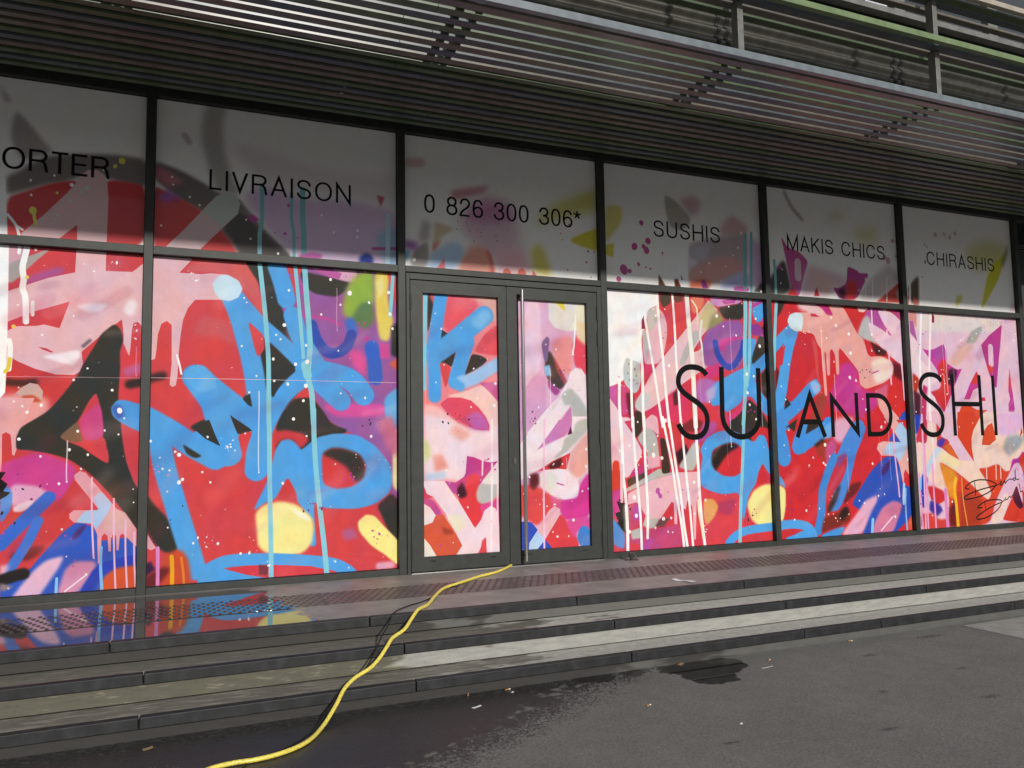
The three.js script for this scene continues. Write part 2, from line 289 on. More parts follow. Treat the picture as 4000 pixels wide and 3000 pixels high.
[0,"#dc3a44",7,0,[2569,813,2665,860,2725,809,2689,696,2757,547,2791,497,2737,426,2658,325,2581,450,2480,607,2567,652]],
[0,"#3a1626",12,0,[2473,695,2534,782,2567,700,2584,635,2506,614]],
[0,"#b44a9a",2,0,[2359,787,2465,768,2481,671,2447,664]],
[0,"#bcb8b4",10,0,[2671,656,2707,744,2795,774,2919,754,2917,639,2819,577,2739,548,2687,582]],
[0,"#e9dcd8",5,0,[2734,776,2850,888,2923,961,2924,738,2759,743]],
[0,"#dc4a8c",5,0,[2704,549,2845,576,2922,623,2921,295,2880,493,2827,528,2765,498,2702,363,2658,325,2738,442]],
[0,"#edd3dc",2,0,[2658,325,2720,403,2756,490,2818,532,2871,510,2892,460,2909,84,2776,85,2766,239,2726,209,2716,145,2681,91,2466,89,2527,172,2460,296,2360,484,2244,640,2178,666,2170,713,2146,754,2146,793,2355,787,2413,697,2497,590]],
[0,"#e6dcc4",16,0,[2360,460,2513,469,2580,361,2485,294,2427,353]],
[0,"#d4573a",3,0,[2268,464,2335,477,2460,296,2527,172,2466,89,2273,85,2208,199,2142,274,2143,376,2234,403]],
[0,"#a04030",11,0,[2326,358,2426,321,2434,281,2350,286]],
[0,"#c0468e",5,0,[2145,635,2244,616,2335,477,2268,464,2210,538,2144,588]],
[0,"#d03a58",2,0,[2146,750,2178,674,2244,640,2161,619,2145,627]],
[0,"#ead8d8",2,0,[2144,584,2210,546,2264,472,2234,403,2143,376]],
[0,"#eadfce",3,0,[2142,274,2208,192,2273,85,2141,86]],
[0,"#d84a52",3,0,[2770,238,2776,89,2698,90,2734,200]],
[1,"#f3e6ec",4,19,[2848,1368,2840,789,2820,82]],
[1,"#f0dce6",3,17,[2904,903,2894,542,2900,77]],
[0,"#dcaccb",0,0,[3125,2657,4049,2716,3966,-215,3075,-148]],
[0,"#d29cc4",9,0,[3119,1849,3437,1805,3444,1255,3109,1257]],
[0,"#e6c6dc",13,0,[3217,2585,3396,2578,3401,1891,3266,1767,3209,1681]],
[0,"#e4e0cc",13,0,[3492,2575,3925,2600,3916,2260,3817,2291,3660,2284,3497,2364]],
[0,"#ddd8d4",2,0,[3487,2566,3795,2584,3775,2378,3719,2313,3640,2290,3554,2314,3488,2390]],
[0,"#e0d04a",3,0,[3560,2579,3657,2585,3684,2488,3626,2521]],
[0,"#e8918e",22,0,[3522,2173,3698,2250,3756,2200,3748,1900,3707,1811,3592,1878,3518,2016]],
[0,"#df4860",9,0,[3744,2128,3796,2254,3914,2188,3914,1815,3847,1902,3778,1909]],
[0,"#e9cfa6",15,0,[3800,2379,3919,2385,3912,2135,3805,2219]],
[1,"#f4eeee",1,17,[3797,2459,3775,2183,3752,2041]],
[0,"#4a3a36",9,0,[3452,2066,3500,2067,3555,1964,3666,1740,3606,1670,3511,1720,3446,1805,3430,1943]],
[0,"#7d6490",5,0,[3397,2150,3465,2223,3493,2189,3459,1944,3422,1978]],
[0,"#7fbce6",7,0,[3420,1908,3487,1928,3504,1815,3437,1814]],
[0,"#aa4a4e",11,0,[3518,2033,3574,1947,3686,1758,3646,1731,3572,1860]],
[0,"#a4468a",7,0,[3455,1780,3549,1703,3606,1661,3547,1608,3472,1685]],
[0,"#ecdce4",2,0,[3219,1231,3429,1461,3586,1609,3686,1758,3718,1855,3778,1900,3846,1898,3894,1833,3911,1516,3902,1209,3731,1210,3724,1523,3639,1427,3501,1272,3424,1204]],
[0,"#b4b4b0",13,0,[3605,1626,3724,1706,3876,1533,3909,1445,3902,1209,3740,1210,3727,1445,3724,1523,3641,1514]],
[0,"#c878b4",4,0,[3669,1445,3724,1514,3723,1306,3693,1254,3520,1255]],
[0,"#ecdce4",2,0,[3106,1082,3352,1368,3590,1403,3540,1316,3423,1180,3327,1062,3498,1137,3673,1213,3721,1229,3736,1403,3922,1403,3907,846,3777,746,3799,650,3782,574,3714,551,3580,573,3412,638,3348,724,3350,825,3417,866,3569,879,3654,865,3702,1035,3475,941,3323,860,3100,749]],
[0,"#b8b8b2",11,0,[3494,958,3612,1084,3633,1178,3731,1229,3773,1351,3912,1386,3909,1263,3768,1142,3669,1049]],
[0,"#e4a69e",20,0,[3687,1023,3807,1159,3919,1263,3907,846,3787,762,3664,860]],
[0,"#c87ab4",3,0,[3580,1368,3725,1368,3713,1273,3634,1204,3422,1121,3327,1067,3443,1197]],
[0,"#4a1c34",5,0,[3713,1299,3726,1229,3673,1213]],
[0,"#dc3e40",3,0,[3702,1035,3654,865,3549,876,3417,866,3323,851,3494,949]],
[0,"#4a1e20",11,0,[3494,941,3609,990,3588,888,3492,873,3436,891]],
[0,"#ded8d0",14,0,[3350,825,3492,856,3566,769,3487,652,3384,673]],
[1,"#c04a8c",0,13,[3541,731,3617,708]],
[0,"#dc4a48",12,0,[3237,728,3357,691,3486,602,3522,516,3406,395,3312,316,3221,370,3094,451,3099,716]],
[0,"#5a2026",16,0,[3239,828,3341,843,3348,724,3282,660,3236,711]],
[0,"#d85a84",14,0,[3448,603,3618,554,3577,429,3484,518]],
[0,"#d63a94",7,0,[3580,556,3773,574,3801,710,3917,845,3914,362,3613,360,3577,446]],
[0,"#d84048",7,0,[3326,108,3480,349,3577,429,3651,341,3762,166,3779,80,3474,82]],
[0,"#d84e96",11,0,[3613,360,3914,388,3910,243,3764,250,3733,150]],
[0,"#2f4db8",3,0,[3211,363,3257,352,3329,265,3475,90,3215,90,3097,97,3102,368]],
[0,"#3f84d4",5,0,[3774,250,3824,298,3882,278,3919,208,3916,80,3799,87,3753,166]],
[0,"#e8b4bc",1,0,[3225,130,3311,266,3445,460,3512,504,3568,472,3567,413,3392,170,3307,84,3224,89]],
[0,"#b4d0ee",3,0,[3226,155,3311,266,3383,196,3392,170,3307,84,3220,89]],
[1,"#f0c0dc",1,20,[3416,1368,3396,774,3388,83]],
[2,"#f8f4f4",0,0,[2277,2392,8,2336,2246,12,2361,1897,10,2664,1868,11,2278,1726,8,2700,1577,10,2633,1492,9,2873,1508,19,2890,1726,17,3449,2135,9,3563,2089,12,3533,1723,11,3654,1629,11,3355,1495,9]],
[2,"#f8f4f4",0,0,[2375,887,10,3512,926,8,3608,921,10,3592,1071,11,3884,1067,15,3879,890,17,3828,641,12,3902,664,15,3719,355,18,3536,200,14,3488,248,9,3662,197,9,2587,530,10,2494,650,7,2436,204,6]]],
LD:[
[0,"#d23a4a",0,0,[4099,2861,6445,3026,6258,-360,4011,-195]],
[0,"#f2f2f2",6,0,[4099,2861,4837,2762,4809,2610,4699,2566,4649,2359,4603,2265,4594,2007,4548,1914,4355,1782,4167,1689,4065,1687]],
[0,"#e6b4bd",6,0,[4688,2556,4788,2618,4894,2539,4939,2410,4927,2259,4876,2071,4808,1976,4624,1962,4613,2247,4670,2360]],
[0,"#c3bdb8",8,0,[4688,2556,4787,2609,4826,2461,4734,2326,4681,2361]],
[0,"#b9b2ae",6,0,[4611,2339,4691,2343,4706,2139,4659,2045,4620,2136]],
[0,"#7a1f42",3,0,[4609,2441,4638,2498,4654,2355,4606,2348]],
[0,"#54402f",6,0,[4853,2754,5002,2753,4987,2648,4885,2595,4850,2678]],
[0,"#6a4436",8,0,[5035,2755,5158,2744,5144,2686,5042,2642]],
[0,"#d4464a",4,0,[4896,2587,5009,2659,5155,2677,5200,2394,5059,2246,4887,2062,4934,2278,4934,2419]],
[0,"#e07a5e",11,0,[5260,2750,5443,2752,5427,2645,5296,2542,5253,2597]],
[0,"#e4bcc2",2,0,[4538,1604,4717,1872,4876,2052,5059,2246,5200,2394,5390,2595,5499,2717,5611,2616,5594,2499,5401,2317,5256,2121,5488,2205,5593,2229,5607,2017,5454,1956,5267,1856,5118,1769,5004,1683,4858,1589,4704,1496,4574,1440,4493,1513]],
[0,"#c9b98a",21,0,[5378,2575,5511,2727,5611,2616,5582,2498,5426,2356,5361,2449]],
[0,"#bab2ae",6,0,[5084,2021,5193,2223,5289,2369,5357,2353,5353,2277,5198,2072,5149,1976,5082,1965]],
[0,"#c93a4a",3,0,[5280,2160,5351,2219,5421,2260,5348,2143,5279,2122]],
[0,"#c9c4c0",16,0,[4483,1549,4560,1631,4710,1679,4662,1514,4564,1440,4502,1485]],
[0,"#c4c8c6",5,0,[4366,1782,4366,1945,4405,2037,4488,2004,4572,1988,4587,1796,4540,1676,4487,1648,4395,1729]],
[2,"#8c9492",0,0,[4434,1965,14,4506,1913,16,4420,1865,12,4525,1840,14,4491,1794,12,4439,1793,14,4532,1758,12]],
[0,"#cf4a80",8,0,[4178,1716,4334,1755,4435,1684,4438,1458,4322,1404,4263,1493,4175,1609]],
[0,"#6a2030",12,0,[4383,1665,4487,1648,4491,1458,4435,1368,4407,1458]],
[0,"#c85aa0",4,0,[4178,1716,4281,1736,4274,1493,4175,1626]],
[0,"#eac6d0",3,0,[4175,1617,4274,1493,4352,1359,4449,1161,4407,831,4152,838]],
[0,"#3c302a",5,0,[4491,1476,4585,1450,4578,1241,4491,1170,4474,1278]],
[0,"#d8385e",12,0,[4617,1441,4791,1533,4926,1645,5118,1760,5187,1555,5177,1312,4998,1257,4782,1277,4743,1405]],
[0,"#5a2426",10,0,[4981,1655,5038,1702,5042,1535,4987,1525]],
[0,"#e8b4c0",2,0,[4625,1377,4701,1418,4774,1368,4781,1258,4610,1259]],
[0,"#d23c66",10,0,[4624,1962,4786,1966,4717,1872,4629,1778]],
[0,"#8f8a5a",23,0,[5501,2494,5611,2616,5712,2505,5682,2367,5608,2287,5445,2280]],
[0,"#302f2a",9,0,[5613,2646,5887,2691,5986,2736,5975,2518,5712,2505]],
[0,"#93589d",13,0,[5449,2357,5712,2505,5974,2508,5951,2047,5898,1948,5545,1939,5409,1974,5372,2182]],
[0,"#c24196",6,0,[5618,2268,5750,2312,6037,2324,5843,2277,5721,2214,5671,2135,5614,2171]],
[0,"#cf90c0",5,0,[5525,2767,5987,2756,5912,2702,5791,2685,5648,2648,5532,2670]],
[0,"#b84896",2,0,[5675,2717,5891,2770,5864,2709,5720,2681]],
[1,"#2c46ac",5,75,[5570,2237,5599,2104,5699,1981,5805,1984,5932,2144,5961,2252]],
[0,"#d23a78",15,0,[5431,1955,5618,2008,5682,1885,5425,1822]],
[0,"#b06ab0",15,0,[5299,1810,5426,1841,5654,1769,5470,1557,5334,1556,5270,1649]],
[0,"#4d9ee2",8,0,[5466,1709,5586,1806,5898,1948,6044,1991,6313,2216,6301,1998,6085,1835,6198,1681,6314,1545,6329,1368,6187,1466,6027,1659,5830,1522,5685,1444,5620,1539,5480,1519]],
[0,"#b4a8d4",21,0,[5419,1689,5572,1768,5531,1615,5436,1557]],
[0,"#4d9ee2",7,0,[5964,2301,6158,2309,6101,2149,6069,1991,5951,2047]],
[0,"#4f9fe2",7,0,[6133,2764,6318,2765,6256,2532,6168,2488,6100,2604]],
[0,"#302f2a",7,0,[6316,2725,6343,2767,6351,2217,6069,1991,6074,2090,6184,2330,6280,2513]],
[0,"#302f2a",7,0,[6198,1896,6301,1998,6315,1564,6198,1681]],
[0,"#8a3a90",6,0,[6045,2472,6204,2480,6261,2393,6221,2332,6087,2346]],
[2,"#b8409a",0,0,[6261,2515,27,6234,2352,20]],
[1,"#b04898",3,44,[6055,2680,6104,2683,6255,2752]],
[0,"#d63a78",13,0,[5683,1406,5876,1503,5932,1658,6000,1600,5921,1445,5702,1311]],
[0,"#302f2a",8,0,[5726,1330,5923,1484,6001,1610,6094,1543,6187,1466,6321,1232,5976,1118,5721,1216]],
[0,"#7c2a30",14,0,[5066,1305,5248,1398,5381,1342,5309,1239,5130,1240]],
[0,"#b0509a",12,0,[5382,1360,5553,1342,5537,1247,5395,1154,5235,1091,5320,1239]],
[0,"#302f2a",9,0,[5729,1380,6208,1399,6276,1302,6101,1215,5909,1207,5723,1265]],
[0,"#cf2f36",9,0,[6154,1302,6286,1263,6305,932,6235,991,6219,1147,6047,1110,6002,1168]],
[0,"#e7b6c2",3,0,[4173,1219,4309,977,4287,933,4236,943,4200,917,4178,689,4157,690]],
[0,"#d8402e",6,0,[4188,689,4200,917,4236,948,4287,933,4291,739,4278,642,4186,636]],
[0,"#c93a88",9,0,[4186,619,4288,651,4294,510,4269,370,4178,357]],
[0,"#e9c8d2",4,0,[4173,1219,4199,1396,4447,1397,4452,1235,4502,1162,4581,1017,4405,771,4343,755,4327,897,4309,977]],
[0,"#d4455a",3,0,[4357,1352,4456,1370,4452,1226]],
[0,"#b6b4ae",6,0,[4502,1171,4633,1306,4758,1215,4789,887,4659,854,4584,820,4644,1016]],
[0,"#e6b2ba",4,0,[4636,1379,4702,1433,4775,1397,4789,1196,4716,1251,4633,1297]],
[0,"#e3a8b4",8,0,[4601,981,4792,978,4788,869,4638,845]],
[0,"#c43a72",5,0,[4406,780,4449,841,4555,892,4580,990,4632,963,4626,819,4509,750]],
[0,"#4c3a2c",6,0,[4373,745,4510,786,4626,819,4635,765,4486,706,4381,656]],
[0,"#b8b8b0",4,0,[4329,632,4528,723,4788,860,4828,796,5046,808,4676,728,4379,612]],
[0,"#3e3026",4,0,[4794,1178,4864,1168,4926,802,4806,787,4812,941]],
[0,"#cf3a40",10,0,[4784,1342,5045,1342,5108,1240,5237,1146,5118,963,5004,864,4949,1122]],
[0,"#2e1a1e",12,0,[4988,1011,5124,1101,5165,1027,5026,864]],
[0,"#bdbab6",10,0,[5015,855,5119,981,5237,1137,5313,1080,5259,877,5201,804]],
[0,"#e6b4be",2,0,[4379,595,4676,728,5024,800,5267,803,5292,599,5242,472,5214,71,5192,73,5184,419,5153,476,5121,495,5095,396,4988,455,4980,247,4947,249,4945,475,4919,489,4812,363,4701,234,4616,221,4554,260,4589,356,4479,502,4375,480]],
[0,"#b9b6b0",8,0,[4578,329,4767,320,4700,226,4626,212,4554,251]],
[0,"#d23a44",4,0,[4919,485,4941,366,4811,354]],
[0,"#6a4a48",8,0,[4757,312,4896,323,4807,229,4701,234]],
[0,"#c9486c",6,0,[4375,462,4500,501,4579,365,4513,271,4386,198,4368,278]],
[1,"#b64a9a",2,67,[4482,440,4474,343]],
[0,"#14120f",2,0,[4238,521,4304,509,4375,480,4370,172,4245,249,4196,287,4257,310,4219,399,4281,414]],
[0,"#9a9894",19,0,[4324,473,4385,479,4375,172,4325,210]],
[0,"#5a8ed2",11,0,[4183,357,4256,283,4334,174,4319,18,4179,79]],
[0,"#c04878",10,0,[4386,172,4574,214,4828,219,5024,254,5035,-8,4380,-3]],
[0,"#d84046",9,0,[4393,92,4506,59,4524,-12,4390,-4]],
[0,"#bcb8b2",8,0,[4397,206,4512,235,4529,128,4415,117]],
[0,"#b64a9a",2,0,[4590,98,4655,130,4685,93,4651,33,4608,0,4535,5,4568,56]],
[2,"#b64a9a",0,0,[4736,37,25,4776,558,29,4748,613,33,4878,595,9,5065,611,9,5037,444,17]],
[1,"#b64a9a",1,35,[4748,608,4776,553]],
[0,"#d6424e",8,0,[5257,563,5415,567,5573,543,5877,560,5846,-40,5343,-27,5290,287]],
[0,"#b03a5c",21,0,[5512,461,5779,488,5700,304,5518,350]],
[0,"#e0a05c",10,0,[5333,505,5468,500,5533,414,5459,288,5354,210,5325,322]],
[0,"#4f9fe2",6,0,[5301,802,5342,968,5311,1043,5396,1163,5548,1238,5723,1256,5885,1207,6047,1110,6137,1205,6221,1185,6281,952,6281,720,6201,818,6168,877,6102,782,6059,649,5945,520,5859,203,5830,562,5596,542,5427,585,5305,645]],
[0,"#cf2f38",8,0,[5469,1022,5540,1068,5763,1122,5889,1054,5876,788,5768,734,5606,747,5472,835]],
[0,"#26201e",15,0,[5454,948,5493,1031,5622,1095,5763,1117,5855,1074,5687,1000,5565,870,5516,797,5463,873]],
[0,"#ce2f36",4,0,[6168,877,6230,683,6142,618,6065,649,6102,782]],
[0,"#efe594",13,0,[5917,426,6020,574,6167,636,6387,639,6362,187,6263,164,6070,173,5967,254]],
[0,"#d23a42",4,0,[5828,55,6018,91,6356,92,6350,-22,5824,-20]],
[1,"#4f9fe2",4,93,[5651,9,5759,87,5926,134,6262,154,6360,149]],
[1,"#f8f6f4",1,34,[4569,2531,4581,2245,4601,1915,4596,1459,4601,1295]],
[1,"#f8f6f4",1,28,[4653,2471,4706,2139,4759,1827,4810,1460,4836,1295]],
[1,"#f8f6f4",1,33,[4815,2761,4834,2386,4865,2061,4893,1645,4923,1294]],
[1,"#f8f6f4",1,27,[5014,2773,5032,2396,5039,2020,5058,1647,5071,1294]],
[1,"#eeebe0",1,57,[5204,2766,5223,2404,5252,2026,5259,1649,5266,1293]],
[1,"#f8f6f4",1,31,[4467,2003,4458,1730,4459,1296]],
[1,"#f8f6f4",1,35,[4313,1772,4306,1547,4314,1296]],
[1,"#f8f6f4",1,35,[4317,1396,4326,1039,4328,773,4348,596,4362,243,4359,-10]],
[1,"#f8f6f4",1,28,[4468,1397,4476,1037,4501,679,4525,323,4529,-4]],
[1,"#f8f6f4",1,31,[4605,1397,4602,1035,4609,765,4617,408,4604,124]],
[1,"#f8f6f4",1,29,[4840,1397,4885,1159,4940,884,4982,573,5034,253,5062,-10]],
[1,"#f8f6f4",1,31,[4916,1397,4950,1158,4993,846,5036,571,5067,252,5106,-13]],
[1,"#f8f6f4",1,28,[5070,1398,5092,1120,5121,751,5151,421,5177,-8]],
[1,"#f8f6f4",1,36,[5265,1398,5270,1118,5280,839,5285,562,5301,286,5333,-8]],
[1,"#f4e8c8",2,30,[5265,489,5271,361,5298,213,5315,84]],
[1,"#e8c4c8",1,34,[4311,897,4302,518]],
[1,"#dfe0dc",1,25,[5397,2480,5367,2315,5384,2202,5390,2068,5410,1879]],
[1,"#e8dcc8",1,19,[5269,2703,5334,2611,5338,2438]],
[1,"#86c8d8",1,51,[6012,2787,6006,2539,5974,2145,5969,1804,5915,1320]],
[1,"#86c8d8",1,38,[6091,2782,6062,2443,6046,2148,6016,1902,5984,1755]],
[1,"#86c8d8",1,41,[6482,2785,6421,2360,6386,1960,6379,1713]],
[1,"#86c8d8",1,70,[5978,1872,5979,1775]],
[1,"#86c8d8",1,43,[5924,1399,5904,1111,5867,731,5836,449,5802,0]],
[1,"#86c8d8",1,29,[6300,1400,6296,1107,6299,719,6284,335,6278,-9]],
[2,"#f8f6f4",0,0,[5602,2544,21,6152,2539,16,6193,2222,22,5864,2333,13,5690,2429,12,4792,2506,16,4762,2576,10,5776,2660,12,5991,1892,22,5992,1678,20,6016,1542,16,6284,1908,17,6274,1716,14,4943,1961,20,4873,1363,22,4912,2583,9,6090,1870,18,6097,1378,15,5460,1571,10]],
[2,"#f8f6f4",0,0,[4873,1361,22,4722,1106,16,4707,993,28,4768,1196,12,4813,959,24,5218,689,20,5360,490,16,4705,223,14,4524,1347,12,4810,314,26,4907,318,16,5209,350,12,4455,556,25,4474,361,23,4386,198,19,4863,172,10,4920,165,10]]],
LE:[
[0,"#cc2b33",0,0,[6283,2918,8816,3085,8539,-299,6120,-143]],
[0,"#302f2a",10,0,[6492,2775,6595,2763,6530,2640,6469,2572]],
[0,"#5a1c28",12,0,[6414,1998,6477,1909,6444,1710,6397,1691]],
[1,"#4f9fe2",6,157,[6704,2446,6594,2148,6519,1829,6421,1512]],
[1,"#4f9fe2",6,125,[6681,2454,6524,2328,6380,2196]],
[1,"#4690da",8,179,[6981,1773,6758,1587,6518,1423,6401,1351]],
[0,"#8ab8e4",17,0,[6912,1809,6985,1847,7077,1793,7072,1701,6974,1663]],
[0,"#ce2f38",4,0,[6433,2134,6571,2248,6518,2019,6436,1980]],
[0,"#302f2a",4,0,[6548,1639,6617,1550,6511,1486]],
[0,"#c62b36",8,0,[6731,2318,6831,2415,6972,2402,7007,2199,7059,1885,6888,1808,6618,1568,6552,1621,6634,2040]],
[0,"#cf4a4e",4,0,[6971,2384,7059,2257,7059,1885,7099,1757,7032,1829,7011,2069]],
[0,"#c2388a",22,0,[7383,2024,7560,2085,7689,1956,7691,1804,7787,1739,7964,1713,7976,1522,7690,1426,7297,1462,7162,1609,7296,1816]],
[0,"#d3607c",22,0,[7940,1732,8180,1832,8138,1619,7977,1541]],
[0,"#5a1820",21,0,[8253,2106,8435,2052,8419,1856,8266,1931]],
[0,"#b03a70",12,0,[8281,2813,8440,2802,8502,2567,8423,2583,8325,2697]],
[0,"#b04a94",5,0,[7884,2742,7951,2775,8066,2752,8209,2563,8303,2410,8088,2518,7887,2596,7840,2662]],
[0,"#b42a7c",5,0,[7031,2770,7223,2762,7338,2636,7228,2649,7136,2729]],
[0,"#e2a29c",4,0,[6745,2753,7031,2770,7160,2711,7228,2639,7338,2636,7249,2773,7495,2768,7698,2443,7722,2425,7806,2361,7868,2152,8075,2168,8253,2106,8287,2029,8252,1921,8102,1831,7800,1744,7704,1804,7698,1909,7690,1975,7411,2251,7388,2193,7383,1930,7357,1911,7334,1929,7330,2154,7286,2228,7249,2207,7235,1908,7210,1898,7187,1916,7186,2177,7163,2195,7167,2074,7177,1665,7152,1646,7135,1665,7121,2017,7116,2222,7060,2275,7008,2404,6831,2419,6737,2420,6647,2462,6616,2534,6656,2619,6751,2647,6964,2654]],
[0,"#e8c0c0",25,0,[6757,2745,7018,2760,7159,2702,7203,2629,6987,2646,6823,2674]],
[0,"#cbe2ec",4,0,[6616,2534,6655,2610,6739,2644,6844,2638,6863,2565,6832,2433,6737,2415,6658,2453]],
[0,"#c6304a",1,0,[6973,2645,7047,2644,7119,2610,6985,2608]],
[0,"#e8d4c8",22,0,[7902,2095,8100,2150,8253,2106,8266,1931,8076,1830,7947,1828]],
[1,"#c05088",1,16,[7910,1944,8022,1978]],
[0,"#c92c2e",4,0,[7501,2768,7697,2789,7730,2724,7830,2700,7811,2612,7698,2443]],
[0,"#e6c4c0",3,0,[7709,2790,7925,2773,7831,2705,7754,2706]],
[0,"#b8b4b4",16,0,[7813,2631,7892,2674,7951,2600,7906,2510,8110,2296,7882,2345,7733,2397,7711,2444]],
[0,"#e4c4d4",5,0,[7887,2596,8088,2518,8303,2410,8157,2570,8053,2751,8301,2735,8529,2568,8512,2015,8257,2154,8108,2257,7926,2424]],
[0,"#c9282c",4,0,[7807,2376,7982,2310,8209,2211,8205,2163,8023,2167,7880,2148]],
[0,"#4a1a1c",11,0,[7907,2346,8184,2230,8153,2171,7998,2175]],
[0,"#cf2e30",9,0,[8164,1620,8287,1863,8471,1838,8473,1525,8330,1389,8232,1485]],
[0,"#e0a4a0",3,0,[7984,1637,8086,1619,8355,1370,8119,1370,8001,1522]],
[0,"#2f4db2",7,0,[8315,1370,8388,1457,8485,1506,8501,1370]],
[1,"#a24036",13,148,[7090,1609,6981,1388]],
[1,"#ecc4da",1,23,[8204,2494,8217,2153,8231,1814]],
[1,"#ecc4da",1,23,[8417,2504,8429,2062,8441,1622]],
[1,"#ecc4da",1,23,[8422,2062,8449,1725,8476,1389]],
[1,"#ecc4da",1,23,[7963,2756,7962,2658,7962,2561]],
[1,"#ecc4da",1,23,[8200,2788,8198,2680,8197,2572]],
[1,"#86c8d8",1,41,[6466,2774,6437,2507,6410,2233,6390,1961]],
[1,"#4690da",6,199,[6202,1393,6456,1322,6465,1090,6479,930]],
[0,"#cc2b33",6,0,[6509,1259,6633,1232,6602,1089,6574,1000,6548,1143]],
[0,"#302f2a",5,0,[6510,1277,6700,1385,6645,1232,6568,1286]],
[0,"#332c28",5,0,[6790,1150,6848,1331,7001,1340,7171,1385,7119,1312,6900,1221]],
[1,"#4690da",6,174,[6692,1052,6871,1131,7065,1220,7179,1321]],
[0,"#4690da",8,0,[6629,1160,6755,1340,6860,1340,6803,1177,6891,1085,6791,978,6652,972,6599,1044]],
[0,"#6aa6e0",13,0,[7093,1284,7267,1376,7280,1210,7155,1137,7061,1156]],
[0,"#dca6c0",26,0,[7281,1395,7601,1414,7503,1246,7369,1080,7227,1127]],
[0,"#c03a78",13,0,[7444,1470,7743,1471,7762,1377,7588,1395]],
[0,"#a0382e",17,0,[6937,1067,7084,1138,7251,1136,7215,953,7113,846,6977,957]],
[0,"#3a2420",15,0,[6925,1067,7060,1147,7107,1129,6983,1048]],
[0,"#c05086",19,0,[7102,1046,7216,1155,7295,1062,7237,916,7109,791]],
[0,"#4a86d4",5,0,[7478,1246,7611,1376,7711,1367,7766,1263,7708,1151,7596,984,7491,708,7443,544,7321,366,7244,287,7101,293,7212,533,7394,729,7447,968,7261,916,7370,1098]],
[1,"#3f86d2",7,117,[7237,916,7131,754,7035,558,7014,414,6992,253,6934,77]],
[0,"#c23448",8,0,[7257,861,7434,950,7438,839,7340,639,7211,515,7140,536]],
[0,"#7a4a8a",17,0,[7285,915,7412,987,7432,931,7277,787]],
[0,"#3a2a28",19,0,[7211,515,7326,621,7253,423,7123,265,7078,303]],
[0,"#6a2024",17,0,[7459,599,7658,630,7601,520,7472,433,7320,347]],
[0,"#2c4fb4",5,0,[7467,360,7628,547,7818,756,8059,920,8228,917,8307,763,8319,572,8538,508,8529,231,8334,97,8115,-41,7588,-12,7727,192,7585,290]],
[0,"#402a6e",11,0,[7967,714,8052,826,8187,899,8098,749,8016,685]],
[0,"#e2aac4",17,0,[7584,281,7692,397,7897,454,7878,371,7768,236,7613,-14,7272,-4,7427,142]],
[0,"#d07a9c",15,0,[7822,123,7962,302,8147,379,8300,335,8267,242,8117,-23,7762,-13]],
[1,"#f0d4e0",4,18,[7929,25,8132,182]],
[0,"#d8533a",11,0,[8326,3,8418,160,8530,240,8510,-6]],
[0,"#7a2a22",17,0,[7025,216,7242,269,7343,328,7448,269,7429,160,7280,104,7135,85,6978,39]],
[1,"#2a1c1a",17,95,[7312,221,7377,290]],
[0,"#4a94da",10,0,[6977,22,7182,82,7364,109,7272,-13,6975,-14]],
[1,"#4f9fe2",5,109,[6368,160,6605,165,6786,121,6861,28,6822,-41]],
[0,"#4f9fe2",5,0,[6393,2,6692,90,6830,83,6919,25,6913,-64]],
[0,"#c9303c",4,0,[6399,115,6557,119,6715,98,6575,44,6394,19]],
[0,"#efe594",10,0,[6372,632,6481,576,6469,365,6427,218,6371,212]],
[0,"#4e93d4",6,0,[6390,755,6453,665,6487,584,6394,632]],
[0,"#4a90d8",4,0,[6179,953,6288,933,6294,635,6164,674]],
[0,"#e0a8a4",2,0,[7926,1017,7956,1083,8035,1105,8333,1093,8071,1415,8227,1415,8510,1154,8513,854,8512,681,8485,500,8451,496,8446,683,8386,756,8355,704,8353,590,8299,326,8333,591,8286,821,8241,922,7996,931]],
[0,"#aac6e4",9,0,[8011,959,8124,1090,8333,1093,8240,1242,8354,1358,8499,1173,8403,972,8287,840,8228,927]],
[0,"#2c4ab0",4,0,[8125,1109,8212,1223,8333,1093]],
[1,"#e4b0d0",1,23,[8220,1242,8226,898,8253,574,8261,422]],
[1,"#a4cdec",1,34,[8351,571,8326,334]],
[1,"#84b8e6",1,25,[8373,513,8355,286,8360,11]],
[1,"#84c4ea",1,43,[7800,161,7788,87,7778,5]],
[2,"#f8f4f2",0,0,[7299,2610,19,7367,2516,24,7567,2423,24,7130,2437,12,7210,2356,12,7580,2186,24,7547,1886,22,7644,1851,17,7931,2226,12,8054,2230,10,7307,2073,11,6608,2021,12,6483,1760,11,6540,1608,13,7783,1497,15,8171,2752,12,7946,2430,18,6598,2450,10,7741,1625,9,8292,1660,9]],
[2,"#f8f4f2",0,0,[7103,1074,25,7066,860,16,7094,837,17,6847,835,12,6911,925,13,6772,315,16,6591,219,13,7843,835,17,8091,1343,16,8022,1281,20,6971,329,11,7104,257,11,7599,396,12,7913,444,15,7677,365,13,6565,1250,11,8012,459,11,7172,467,8,7166,936,11,8442,875,23,7236,170,8,7422,243,10,6487,1075,10,8171,181,18]]],
LF:[
[0,"#dcb8cc",0,0,[8454,2924,15111,3329,14492,-735,8201,-320]],
[0,"#dccfcc",26,0,[8739,2748,9680,2750,10374,2747,10214,2564,9661,2539,9000,2510,8721,2517]],
[0,"#cf8a86",9,0,[8609,2759,8740,2757,8722,2535,8656,2642,8599,2639]],
[0,"#aa5a9c",3,0,[8605,2640,8668,2638,8695,2515,8722,2374,8605,2484]],
[0,"#e2ccd6",7,0,[8605,2475,8721,2370,8741,2151,9054,1939,9075,1884,8837,1788,8601,1965]],
